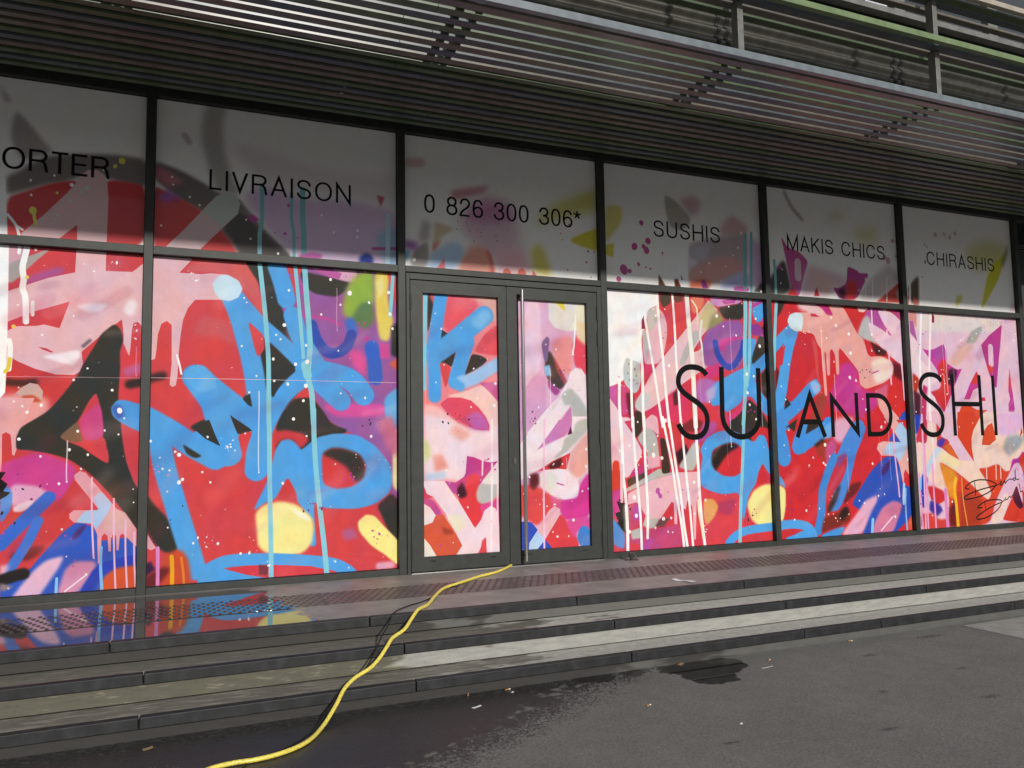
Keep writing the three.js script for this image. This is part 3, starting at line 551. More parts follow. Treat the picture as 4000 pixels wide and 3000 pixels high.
[0,"#a4a4a0",14,0,[9607,2385,9744,2562,9942,2629,9937,2571,9797,2392,9618,2367]],
[0,"#7a2448",4,0,[9015,2767,9056,2718,9049,2634,9004,2631]],
[0,"#d8a8a0",27,0,[9339,2225,9578,2365,9782,2382,9631,2216,9432,2078,9275,2092]],
[0,"#c0399a",2,0,[8803,2286,8903,2266,9020,2289,9194,2358,9233,2278,9237,2101,9275,2092,9401,2030,9508,2042,9356,1824,9265,1674,9129,1462,8989,1625,8909,1734,9038,1745,9108,1820,9077,1902,9048,2012,8908,2174]],
[0,"#cc2f30",13,0,[9052,2068,9178,2173,9249,2092,9283,1888,9252,1684,9130,1471,8990,1635,8909,1730,9092,1774,9112,1857]],
[0,"#4a1834",13,0,[9242,2017,9337,2047,9427,2022,9357,1834,9225,1813]],
[0,"#a84a9a",7,0,[9020,2289,9193,2351,9233,2203,9151,2163,9020,2141]],
[0,"#b0368a",2,0,[9904,2373,10069,2509,10338,2667,10293,2431,10235,2196,10154,1809,10126,1804,10031,1970,9955,2188]],
[1,"#dcb8cc",1,95,[10084,2346,10077,2124]],
[0,"#cf3a34",16,0,[9990,2112,10111,2077,10133,2020,10034,1998]],
[0,"#c23a8c",2,0,[9512,1640,9653,1867,9737,1897,9744,1973,9782,2016,9846,1899,9809,1804,9697,1764,9619,1641]],
[0,"#cc3a3c",5,0,[9744,1973,9782,2016,9824,1956,9815,1861,9704,1840,9652,1858]],
[0,"#b8388c",2,0,[10439,2086,10434,1930,10465,1737,10485,1515,10441,1438,10361,1485,10364,1582,10407,1659,10381,1755,10406,1930]],
[0,"#c9363c",5,0,[10438,2076,10445,1892,10402,1755,10387,1813]],
[0,"#c9304c",1,0,[9851,1667,9906,1673,9922,1625,9847,1620]],
[0,"#d04424",4,0,[9357,1389,9481,1593,9614,1594,9649,1538,9754,1502,9958,1503,9859,1464,9769,1370,9760,1276,9347,1278]],
[0,"#b03224",13,0,[8608,1974,8720,1895,8699,1786,8614,1658,8602,1820]],
[0,"#4a1a2c",17,0,[8609,1748,8729,1695,8707,1424,8592,1388]],
[0,"#b83468",11,0,[8765,1823,8863,1788,8828,1678,8801,1352,8701,1352]],
[0,"#e8ccd4",3,0,[8840,1669,8907,1711,8979,1662,9021,1553,9116,1462,9055,1352,8801,1352]],
[0,"#dcb6c8",2,0,[8824,1472,9325,1475,9297,1161,9164,1117,9039,1163,8986,1291,8809,1291]],
[0,"#2c3fa8",11,0,[8596,1436,8708,1436,8665,1220,8600,1185]],
[0,"#c02e4a",6,0,[8699,1328,8818,1400,8790,1062,8615,1068,8597,1140]],
[0,"#e8cabc",4,0,[8606,1104,8789,1059,8813,1346,8964,1327,8964,1037,9173,925,9348,854,9623,825,9597,974,9597,1113,9648,1233,9770,1383,9874,1477,10675,1480,14832,1498,14724,789,10608,978,10466,846,10360,848,10343,754,10295,689,10210,681,10131,730,10097,590,10021,592,10012,780,9858,746,9695,736,9829,579,9921,409,9858,319,9767,359,9481,580,9283,704,9072,800,8985,833,9064,565,9031,476,8967,474,8871,535,8721,691,8676,746,8650,507,8619,508,8601,739]],
[0,"#dcb0d4",23,0,[10108,1478,10661,1480,10638,1267,10356,1153,10120,1174]],
[0,"#9ba0a4",26,0,[10185,994,10269,1135,10500,1181,10623,1122,10539,998,10299,869]],
[0,"#e6d6a8",26,0,[8972,983,9173,925,9421,792,9234,742,9012,855]],
[0,"#bccce2",11,0,[8769,815,8924,1010,9052,1018,8826,751,8780,645,8734,691]],
[0,"#cf4024",3,0,[9371,1475,9779,1476,9770,1383,9648,1233,9604,1122,9599,992,9629,816,9491,975,9349,1152]],
[0,"#ce4a2c",3,0,[10018,1331,10044,1250,10072,1108,9941,1034,9792,1041,9834,1204,9925,1298]],
[0,"#c9402a",2,0,[10589,1277,10610,1200,10545,1133]],
[0,"#c93a3a",3,0,[8976,1327,9047,1254,9051,1154,9164,1117,9349,856,9173,934,9051,1009,8964,1037]],
[0,"#4a34a4",11,0,[8969,1091,9063,1145,9124,1108,9052,1018,8964,1037]],
[0,"#cf6428",9,0,[9078,1027,9172,1071,9349,856,9173,934]],
[0,"#cf4026",7,0,[8985,833,9072,800,9283,704,9481,580,9767,359,9858,319,9921,409,9829,579,9695,736,9857,737,10026,780,10095,778,10210,681,10295,689,10339,716,9994,314,9855,5,9090,-10,9130,437]],
[0,"#dc8a28",17,0,[8985,833,9133,771,9307,685,9250,342,9125,383,9064,565]],
[0,"#a8361e",22,0,[9336,430,9723,324,9667,15,9297,-3]],
[0,"#6a1a20",22,0,[9112,240,9252,360,9220,1,9091,-1]],
[0,"#c92f30",9,0,[8870,526,9030,467,9071,349,8887,285,8795,377,8746,539]],
[0,"#2c40ac",9,0,[8671,684,8721,691,8766,628,8698,408,8710,257,8613,279,8619,508]],
[0,"#3f3098",15,0,[8781,360,8939,301,9009,226,8888,142,8757,228]],
[0,"#cf4038",13,0,[8606,191,8805,199,8923,105,9101,115,9090,-10,8602,-2]],
[0,"#a83094",7,0,[10367,848,10480,846,10606,959,10588,787,10404,791,10292,660]],
[0,"#cf3a28",5,0,[10492,827,10621,959,14741,899,14576,-188,10059,4,10205,212,10401,487,10527,198]],
[0,"#d8b2cc",5,0,[9892,114,10142,420,10354,716,10459,780,10528,759,10571,625,10587,367,10425,515,10299,321,10171,157,10059,4,9848,1]],
[0,"#e4ccc4",11,0,[9848,1,9985,221,10168,401,10275,359,10171,157,10059,4]],
[0,"#4a1430",6,0,[10417,505,10471,343,10527,198,10439,174,10349,262,10316,348]],
[1,"#e8b0d0",1,28,[8726,1436,8705,719,8683,11]],
[1,"#e89cc8",1,28,[8739,1058,8733,531,8727,9]],
[1,"#f0d8e0",1,28,[8884,1436,8893,1092,8902,750]],
[1,"#e49ac8",1,28,[8856,805,8860,402,8863,2]],
[1,"#e89cc8",1,28,[8616,694,8625,353,8634,14]],
[1,"#d884c0",2,50,[9069,475,9063,260,9072,0]],
[1,"#ecb41c",2,48,[9268,614,9230,479,9246,297,9258,-1]],
[1,"#e08a3c",2,22,[9372,611,9380,337,9429,8]],
[1,"#84bcea",1,32,[8642,631,8632,508]],
[1,"#e8cabc",0,16,[9852,741,9846,593]],
[1,"#e8cabc",0,16,[10038,779,10027,583]],
[1,"#e8cabc",0,16,[10124,740,10117,590]],
[1,"#f6eef2",6,33,[8823,2761,8746,2060,8754,1696]],
[1,"#f2e8ec",4,33,[8996,2771,8904,1972,8866,1370]],
[2,"#f8f4f4",0,0,[9825,2523,11,9741,2454,9,8648,1855,12,9202,1703,13,8754,1537,9,9126,2023,9,8630,1473,10]],
[2,"#5c4a52",0,0,[9846,2729,6,10415,2724,7,10317,2673,7,9829,2761,3,9930,2658,5,10055,2677,3,9987,2543,6,10280,2595,3,10007,2691,2,10188,2708,3,10517,2708,4,10343,2704,6,10213,2547,6,10530,2721,4,10002,2643,3,10247,2662,5,10405,2687,4,9934,2568,5,9983,2608,6,10625,2643,3,10096,2787,2,10138,2731,5,10150,2676,3,10220,2691,6,10552,2757,4,9924,2611,6,10353,2626,6,10123,2688,7,10244,2653,5,10256,2708,7,9913,2680,4,10121,2655,3,9840,2843,3,10682,2650,5,9955,2644,5,10198,2737,4,10527,2650,3,9690,2651,3,10040,2813,5,10111,2702,4,10318,2594,4,9335,2576,6,10316,2695,5,10061,2739,4,9987,2651,4,10628,2711,6,9896,2665,3,10024,2571,6,9843,2585,6,9988,2750,6,9866,2595,4,9731,2648,6,9935,2533,5,10058,2677,5,10076,2587,5,10217,2757,6,9906,2598,6,10182,2726,6,10313,2750,7,10334,2705,5]],
[2,"#f8f4f4",0,0,[9177,322,15,10421,1029,12,9393,1279,9,9004,246,10,8808,164,9,8661,418,8]],
[1,"#17120f",0,16,[9495,474,9435,481,9448,508,9545,560,9695,585,9882,573,10001,532,10013,509,9910,437,9729,379,9539,349,9407,347,9423,381,9546,422,9737,462,9998,500]],
[1,"#17120f",0,13,[9609,558,9616,457,9606,384]],
[1,"#17120f",0,13,[9998,500,10069,516,10099,543,10127,547,10095,506,10138,514,10184,560,10194,526,10239,558,10298,580,10339,574,10398,601,10353,574,10395,568,10409,705]],
[1,"#17120f",0,12,[10399,677,10410,581,10473,570]],
[1,"#17120f",0,15,[9721,223,9641,228,9691,265,9816,307,9967,319,10089,305,10100,272,10008,183,9838,107,9687,78,9607,86,9638,126,9777,184,9974,249,10100,277]],
[1,"#17120f",0,12,[9775,304,9786,202]],
[1,"#17120f",0,12,[10100,277,10159,307,10189,339,10165,307,10215,314,10260,350,10287,335,10332,366,10375,370]],
[1,"#17120f",0,12,[10467,513,10480,427,10491,403,10528,412]]],
UA:[
[0,"#f0f0ee",0,0,[-3324,4127,4116,5605,4029,2506,-3215,2116]],
[0,"#aaa4a2",20,0,[-1240,3876,-1162,3797,-1028,3626,-964,3562,-1190,3460,-1262,3612,-1269,3718]],
[0,"#7d7774",19,0,[-1290,3314,-1173,3408,-1017,3519,-840,3561,-650,3586,-472,3601,-273,3589,-267,3335,-564,3384,-646,3439,-787,3366,-880,3318,-1010,3285,-1145,3224,-1285,3164]],
[0,"#d8c8d8",19,0,[-1275,3333,-1204,3431,-1159,3437,-1188,3389]],
[0,"#b9b0b4",17,0,[-1358,4064,-1312,4000,-1265,3935,-1324,3935]],
[0,"#c9484c",11,0,[-1284,3146,-1145,3215,-987,3296,-802,3346,-642,3255,-564,3375,-442,3380,-276,3362,-265,2792,-1270,2708]],
[0,"#d8b4b8",2,0,[-802,3318,-764,3396,-710,3444,-647,3452,-597,3417,-568,3346,-556,3218,-562,2767,-775,2749,-781,2970,-965,2787,-1032,2710,-1240,2693,-1171,2866,-1003,3052,-862,3229]],
[0,"#f2f2f4",2,0,[-3269,3110,-1297,3304,-1283,3093,-1259,2708,-3238,2542]],
[1,"#f0f0f2",1,21,[-1269,3006,-1211,2924,-1186,2838]],
[1,"#f0f0f2",1,16,[-1218,2932,-1165,2893]],
[2,"#dfd460",0,0,[-461,3553,33,-513,3499,19,-1098,3058,34,-932,3223,13]],
[1,"#dfd460",1,25,[-1090,3025,-1076,2946]],
[2,"#c4d0c4",0,0,[-717,3290,22,-753,3251,19,-838,3171,15,-916,3032,13,-940,3001,10,-958,2968,7]],
[2,"#f4f4f2",0,0,[-1121,3307,12,-1114,3185,11,-955,3366,11,-598,3456,9,-829,3302,19]]],
UB:[
[0,"#f0f0ee",0,0,[-2608,4134,6815,5919,6601,2199,-2503,1879]],
[0,"#b2aeaa",31,0,[195,4155,368,4172,331,3996,344,3755,415,3532,495,3352,283,3370,212,3612,162,3793,160,3971]],
[1,"#d0c0c6",8,49,[21,3846,59,3789]],
[0,"#77716e",16,0,[-213,3587,-11,3531,177,3441,321,3353,476,3329,545,3252,715,3058,959,2824,522,2748,423,2906,326,3021,181,3183,40,3250,-71,3309,-210,3435]],
[0,"#55504e",14,0,[344,3054,477,3224,695,3056,969,2825,541,2739,442,2939]],
[0,"#c07a86",23,0,[-213,3557,-130,3527,37,3424,-91,3368,-210,3435]],
[0,"#cf4c4e",13,0,[-218,3373,-90,3317,59,3252,200,3174,345,3023,423,2927,522,2727,-205,2711]],
[0,"#d0b8d6",41,0,[495,3352,671,3500,1017,3389,1440,3436,1916,3375,1914,2811,979,2826,715,3069]],
[0,"#dcd4d8",52,0,[372,3843,1015,3715,1548,3672,1917,3717,1916,3398,1440,3458,1017,3432,611,3535]],
[0,"#d4b8bc",2,0,[-133,2697,-135,2817,44,3025,209,3237,283,3328,359,3376,437,3367,486,3288,468,3192,344,3054,177,2864,77,2693]],
[0,"#b8c2bc",3,0,[181,3183,283,3318,359,3376,437,3367,486,3288,468,3192,325,3063,267,3119]],
[1,"#7fb6be",2,37,[671,3478,674,3160,656,3031,658,2800]],
[1,"#7fb6be",2,29,[929,3433,931,3186,952,3059,954,2824]],
[1,"#7fb6be",2,49,[1027,3477,1029,3196,1040,3067,1041,2831]],
[0,"#b04a96",7,0,[546,3168,585,3204,655,3158,596,3121]],
[0,"#c46ab0",11,0,[979,2858,1103,2901,1217,2889,1186,2832,1020,2829]],
[0,"#c46a7c",8,0,[1714,3502,1792,3492,1753,3392]],
[0,"#2f3f98",15,0,[1548,2894,1614,2938,1680,2905,1680,2827,1548,2828]],
[0,"#9ab8d8",30,0,[1702,3129,1915,3205,1914,2811,1790,2824]],
[1,"#b05a98",7,29,[1680,2982,1914,3002]],
[1,"#b4d4e2",2,45,[1825,3321,1818,2849]],
[0,"#a86ab4",26,0,[-207,3273,-90,3348,3,3276,-125,3232]],
[2,"#f2f2f0",0,0,[-72,3462,11,-61,3396,10,72,3301,12,152,3238,12,539,3146,10,815,2863,13,-150,3027,11,578,2977,10,1527,3080,15,1532,3141,15,1310,3103,13,1200,3253,13]],
[2,"#c45a9a",0,0,[874,3052,18,902,3315,17,787,3051,8,983,3024,8]]],
UC:[
[0,"#f0f0ee",0,0,[-550,4161,9155,5787,8876,2419,-501,2040]],
[0,"#cf98a4",27,0,[2448,3636,2679,3692,2885,3736,2780,3635,2476,3532]],
[1,"#dcc0c0",19,95,[2031,3863,2146,3878]],
[0,"#c890b4",67,0,[2616,3460,2821,3610,3071,3578,3174,3409,2982,3272,2714,3266,2554,3347]],
[0,"#d8bcc8",67,0,[2514,3305,3130,3365,3233,3176,3018,2941,2672,3126]],
[0,"#d3cf80",53,0,[3344,3376,3568,3612,4096,3857,4112,3608,3789,3512,3520,3424]],
[0,"#d8cd4a",11,0,[3749,3252,3921,3340,4118,3421,4111,3160,3894,3193]],
[0,"#dccf6e",42,0,[3297,3132,3449,3175,3510,2979,3551,2841,3334,2866]],
[0,"#e8a494",33,0,[2550,2981,2672,3097,2814,3100,2874,3017,2912,2796,2508,2786]],
[0,"#d4564c",17,0,[2814,3090,2874,3017,2923,2797,2851,2792,2873,2910]],
[0,"#ecbcc4",51,0,[2917,3099,3232,3116,3333,2826,2933,2817]],
[0,"#e07a6c",3,0,[2996,2831,3007,2881,3049,2899,3085,2867,3094,2809]],
[0,"#e07a6c",3,0,[3158,2843,3170,2893,3212,2911,3249,2879,3258,2821]],
[0,"#e07a6c",3,0,[3317,2825,3330,2900,3387,2830]],
[0,"#a39c9a",16,0,[2035,2845,2074,3007,2218,3114,2226,2860,2139,2835]],
[0,"#b8b0ac",32,0,[2112,3095,2171,3309,2248,3278,2218,3095]],
[0,"#a86ab4",26,0,[1980,3102,2122,3077,2102,3001,1989,3010]],
[0,"#b8d0ec",23,0,[2246,2994,2472,3128,2611,3063,2509,2844,2197,2830]],
[0,"#d8c4a8",16,0,[2287,3301,2493,3254,2354,3155,2265,3014]],
[0,"#e27a80",7,0,[2293,2827,2382,2948,2390,2835]],
[0,"#dc8c84",16,0,[2266,3081,2354,3117,2265,2995]],
[0,"#8fbce4",13,0,[1979,2990,2045,3005,2016,2900,1978,2878]],
[2,"#fafafa",0,0,[2078,2907,21]],
[2,"#b880a8",0,0,[2941,3170,9,2515,3248,7,2763,3341,7,2554,3329,5,2565,3370,6,2768,3310,3,2543,3226,3,2681,3390,2,2654,3269,2,2877,3247,3,2792,3272,5,2602,3197,6,2802,3115,2,2660,3243,5,3023,3210,5,3012,3288,3,2625,3298,6,3092,3362,5,2874,3411,5,2922,3218,6,3227,3394,6,2558,3131,2,2951,3240,6,2931,3215,8,2644,3217,4,2654,3066,5,3157,3373,6,2743,3056,5,2645,3242,9,2634,3274,5,2951,3227,5,2693,3145,8,2992,3303,4,3059,3377,4,2764,3242,9,2711,3176,5,2633,3366,7,2993,3216,4,2623,3292,4,2587,3290,4,2770,3402,2,2772,3199,8,2945,3376,2,2810,3381,6,2714,3398,5,2923,3349,5,2845,3342,4,2807,3321,8,2714,3368,4,2852,3479,3,2560,3256,5,2727,3245,6,2801,3323,4,2909,3438,7,3054,3297,9,3050,3319,2,2844,3347,7,3042,3356,3,2671,3103,3,2639,3333,3,2739,3305,3,2727,3265,2,2525,3329,8,2898,3237,4,2615,3332,8,2734,3267,7,2918,3209,6,2966,3366,6,2756,3185,4,2778,3392,3]],
[2,"#c45a80",0,0,[3976,3149,15,3952,3031,13,4047,3147,10,4005,2874,8,3655,3312,9,3759,3417,13,3676,3248,7,3730,2930,11]]],
UD:[
[0,"#f0f0ee",0,0,[1364,4146,12231,5772,11837,2390,1369,2020]],
[0,"#dcd384",24,0,[4196,3670,4411,3694,4394,3501,4260,3336,4184,3273]],
[0,"#d8cd54",7,0,[4188,3235,4290,3263,4280,3111,4185,3132]],
[0,"#b4b0a8",14,0,[4954,3885,5117,3809,5296,3649,5268,3547,5138,3486,5025,3504,4963,3674]],
[0,"#d8b4bc",37,0,[5141,3832,5307,3910,5446,3865,5417,3742,5308,3651]],
[0,"#d4b0b4",38,0,[5670,3536,5850,3746,6092,3627,6086,3504,5752,3473]],
[0,"#b8a8ac",29,0,[5260,3349,5497,3410,5715,3470,6088,3545,6065,3093,5789,2973,5486,2892,5241,2895]],
[0,"#c0bcc8",26,0,[5246,3288,5567,3376,5488,3190,5346,3178]],
[0,"#d8d0e0",22,0,[5243,3209,5391,3142,5236,3042]],
[0,"#d4a09c",29,0,[5235,3032,5559,3195,5876,3261,6040,3092,5667,2944,5263,2857]],
[0,"#e07a62",18,0,[5265,2916,5431,2967,5547,2936,5520,2855,5239,2836]],
[0,"#b4b8e0",30,0,[5639,2863,5766,2991,5990,3088,6137,3038,6078,2871]],
[0,"#d0b0d4",47,0,[6086,3504,6308,3421,6316,2866,6129,2895,6082,3197]],
[0,"#4a4648",15,0,[6127,2854,6285,2987,6323,2989,6328,2846]],
[0,"#eef0f0",7,0,[5055,3409,5248,3348,5228,2855,5035,2881]],
[0,"#5a3c28",7,0,[4846,2964,4900,2891,4942,2826,4841,2829]],
[0,"#6a2c28",7,0,[5047,2921,5093,2934,5135,2839,5055,2834]],
[0,"#6a2448",2,0,[5136,2985,5164,2929,5144,2923]],
[0,"#8a3a8a",7,0,[5405,2926,5453,2949,5508,2854,5425,2849]],
[0,"#c46ab0",8,0,[5858,2897,5982,2915,6079,2891,6065,2850,5856,2847]],
[1,"#7fb6be",2,46,[6049,3521,6018,2897]],
[1,"#7fb6be",2,39,[6138,3549,6105,2852]],
[2,"#c05a94",0,0,[4548,3252,45,4722,3328,42,4698,3222,44,4663,3262,31,4407,2987,59,4479,2976,30,4594,3059,23,4340,2878,38,4906,3209,16,4684,3033,12,4741,3020,13,4643,3523,35,4375,2742,40]],
[2,"#f2f2f0",0,0,[5410,3033,13,5939,3358,14,5994,3534,18,5754,3124,11,6247,2865,15,5864,3260,11,5685,2955,10,5527,3143,15]]],
UE:[
[0,"#f0f0ee",0,0,[2031,4167,23021,7222,21587,1014,2015,1189]],
[1,"#b4aca8",16,49,[6658,4097,6756,3934,6912,3790]],
[0,"#d8d0b0",69,0,[7306,3860,7503,3969,7616,3921,7417,3811]],
[0,"#d4d09a",82,0,[7675,3657,7919,3770,8120,3790,8106,3606,7789,3608]],
[0,"#c45a9a",5,0,[6574,3563,6673,3422,6833,3392,6981,3281,6906,3096,6819,2846,6720,2847,6645,3248]],
[1,"#d8c0cc",2,98,[6816,3254,6811,3074]],
[0,"#cf3a3c",16,0,[6621,2834,6700,2953,6801,2845]],
[0,"#4a4644",21,0,[6273,2854,6386,3030,6613,3302,6699,2938,6622,2848,6271,2826]],
[0,"#b0469a",5,0,[6473,3178,6571,3185,6586,3144]],
[1,"#7fb6be",3,38,[6459,3247,6468,3092,6466,2824]],
[0,"#d8b8c8",45,0,[6970,3244,7601,3131,7574,3025,7438,2987,7344,2995,7206,2885,6819,2846,6884,3022]],
[0,"#dcb8b4",45,0,[6967,3186,7295,3109,7363,2997,7280,2875,7132,2880]],
[0,"#c43440",5,0,[7091,2971,7131,2865,7047,2860,7060,2919]],
[0,"#b4408c",5,0,[7601,3271,7762,3224,7790,3196,7957,3201,7847,3044,7738,2873,7524,2846,7431,2869,7344,2988,7457,2981,7576,3055]],
[0,"#cf3438",29,0,[7598,3086,7733,3081,7743,2948,7677,2840,7524,2846]],
[0,"#3a1828",29,0,[7436,2958,7535,3008,7544,2862,7449,2856]],
[0,"#c8bcbc",41,0,[7738,2873,7952,3126,8289,3347,8485,3240,8478,3147,8052,2862]],
[0,"#c84a44",12,0,[8050,2847,8477,3132,8551,3152,8538,2861]],
[0,"#b4b0a8",18,0,[8394,2989,8451,3069,8482,2934,8418,2899]],
[1,"#e4d4dc",3,21,[7893,3136,7873,2852]],
[1,"#e4d4dc",4,21,[8013,3145,7992,2859]],
[1,"#e4d4dc",4,21,[8255,3162,8233,2873]],
[2,"#cfa4b0",0,0,[8390,3657,36,8441,3463,24,8292,3393,47,8234,3426,36]],
[2,"#f4f2f0",0,0,[6577,3150,10,6542,2984,11,7768,2979,10]]],
UF:[
[0,"#f0f0ee",0,0,[2031,4167,23021,7222,21587,1014,2015,1189]],
[0,"#d4d09a",80,0,[9686,3649,10068,3812,10587,3792,10368,3509,9842,3371]],
[0,"#d3cf3e",13,0,[9942,2846,10115,3326,10276,3534,10529,3687,10348,3310,10082,2983]],
[0,"#d8d470",19,0,[9459,2867,9494,3011,9608,3034,9576,2937]],
[0,"#8a8c68",28,0,[10420,3562,10577,3808,10550,3656,10433,3448]],
[0,"#5a4638",19,0,[8605,3048,8696,3147,8820,3248,8789,2860,8663,2868]],
[0,"#c87468",12,0,[8596,2941,8682,3100,8651,2837,8588,2841]],
[0,"#c86a60",19,0,[8691,2946,8795,2937,8787,2844,8693,2847]],
[1,"#f4f2f2",4,33,[8655,3159,8631,2851]],
[1,"#f4f2f2",6,37,[8855,3204,8830,2847]],
[2,"#cdb8bc",0,0,[9168,3811,38,9334,3834,29,9437,3796,33,9541,3861,35]],
[2,"#a49ca0",0,0,[8960,3658,15,8997,3634,15,8952,3430,26,8882,3222,15]],
[0,"#e0c4d0",34,0,[10495,2876,10655,3033,10685,2853]]]};
const GLYPH = {
  L: [0.5, 'M.06-1V-.055H.5'], I: [0.12, 'M.06-1V0'], V: [0.64, 'M.03-1L.32-.04L.61-1'], R: [0.66, 'M.06 0V-.945H.36C.66-.945 .66-.5 .36-.5H.06M.36-.5C.62-.5 .56-.2 .63 0'],
  A: [0.68, 'M.03 0L.34-.96L.65 0M.13-.33H.55'], S: [0.63, 'M.57-.7C.55-.87 .44-.945 .31-.945C.17-.945 .07-.86 .07-.73C.07-.58 .2-.55 .33-.52C.47-.49 .58-.43 .58-.27C.58-.13 .46-.055 .32-.055C.15-.055 .06-.15 .05-.31'],
  O: [0.78, 'M.06-.5C.06-.78 .2-.945 .39-.945S.72-.78 .72-.5S.58-.055 .39-.055S.06-.22 .06-.5Z'], N: [0.7, 'M.06 0V-.98L.64-.02V-1'], T: [0.58, 'M0-.945H.58M.29-.945V0'],
  E: [0.58, 'M.55-.945H.06V-.055H.57M.06-.52H.52'], P: [0.6, 'M.06 0V-.945H.34C.64-.945 .64-.46 .34-.46H.06'], M: [0.84, 'M.06 0V-.97L.42-.06L.78-.97V0'], K: [0.64, 'M.06-1V0M.6-1L.06-.4M.25-.6L.64 0'],
  C: [0.74, 'M.67-.68C.63-.86 .53-.945 .39-.945C.19-.945 .06-.78 .06-.5S.19-.055 .39-.055C.54-.055 .65-.16 .68-.35'], H: [0.7, 'M.06-1V0M.64-1V0M.06-.52H.64'], U: [0.68, 'M.06-1V-.36C.06-.16 .17-.055 .34-.055S.62-.16 .62-.36V-1'],
  0: [0.54, 'M.06-.5C.06-.78 .13-.945 .27-.945S.48-.78 .48-.5S.41-.055 .27-.055S.06-.22 .06-.5Z'], 2: [0.54, 'M.07-.66C.07-.84 .15-.945 .28-.945C.41-.945 .48-.85 .48-.72C.48-.42 .07-.4 .05-.055H.5'],
  3: [0.54, 'M.06-.69C.07-.86 .15-.945 .27-.945C.39-.945 .46-.86 .46-.74C.46-.58 .36-.53 .22-.53C.4-.53 .49-.44 .49-.29C.49-.14 .4-.055 .27-.055C.13-.055 .05-.15 .04-.31'],
  6: [0.54, 'M.47-.73C.46-.87 .38-.945 .28-.945C.13-.945 .06-.76 .06-.46C.06-.18 .13-.055 .28-.055C.41-.055 .49-.16 .49-.32C.49-.48 .41-.58 .28-.58C.16-.58 .06-.46 .06-.36'],
  8: [0.54, 'M.27-.53C.15-.53 .08-.62 .08-.74C.08-.86 .15-.945 .27-.945S.46-.86 .46-.74S.39-.53 .27-.53C.13-.53 .05-.44 .05-.29C.05-.14 .13-.055 .27-.055S.49-.14 .49-.29S.41-.53 .27-.53Z'], ' ': [0.34, ''],
  '*': [0.4, 'M.2-1V-.78M.2-.78L0-.85M.2-.78L.4-.85M.2-.78L.08-.6M.2-.78L.32-.6'],
};
const LETTER = '#0a0a0c';
const PX = 400;                                                       // texture pixels a metre
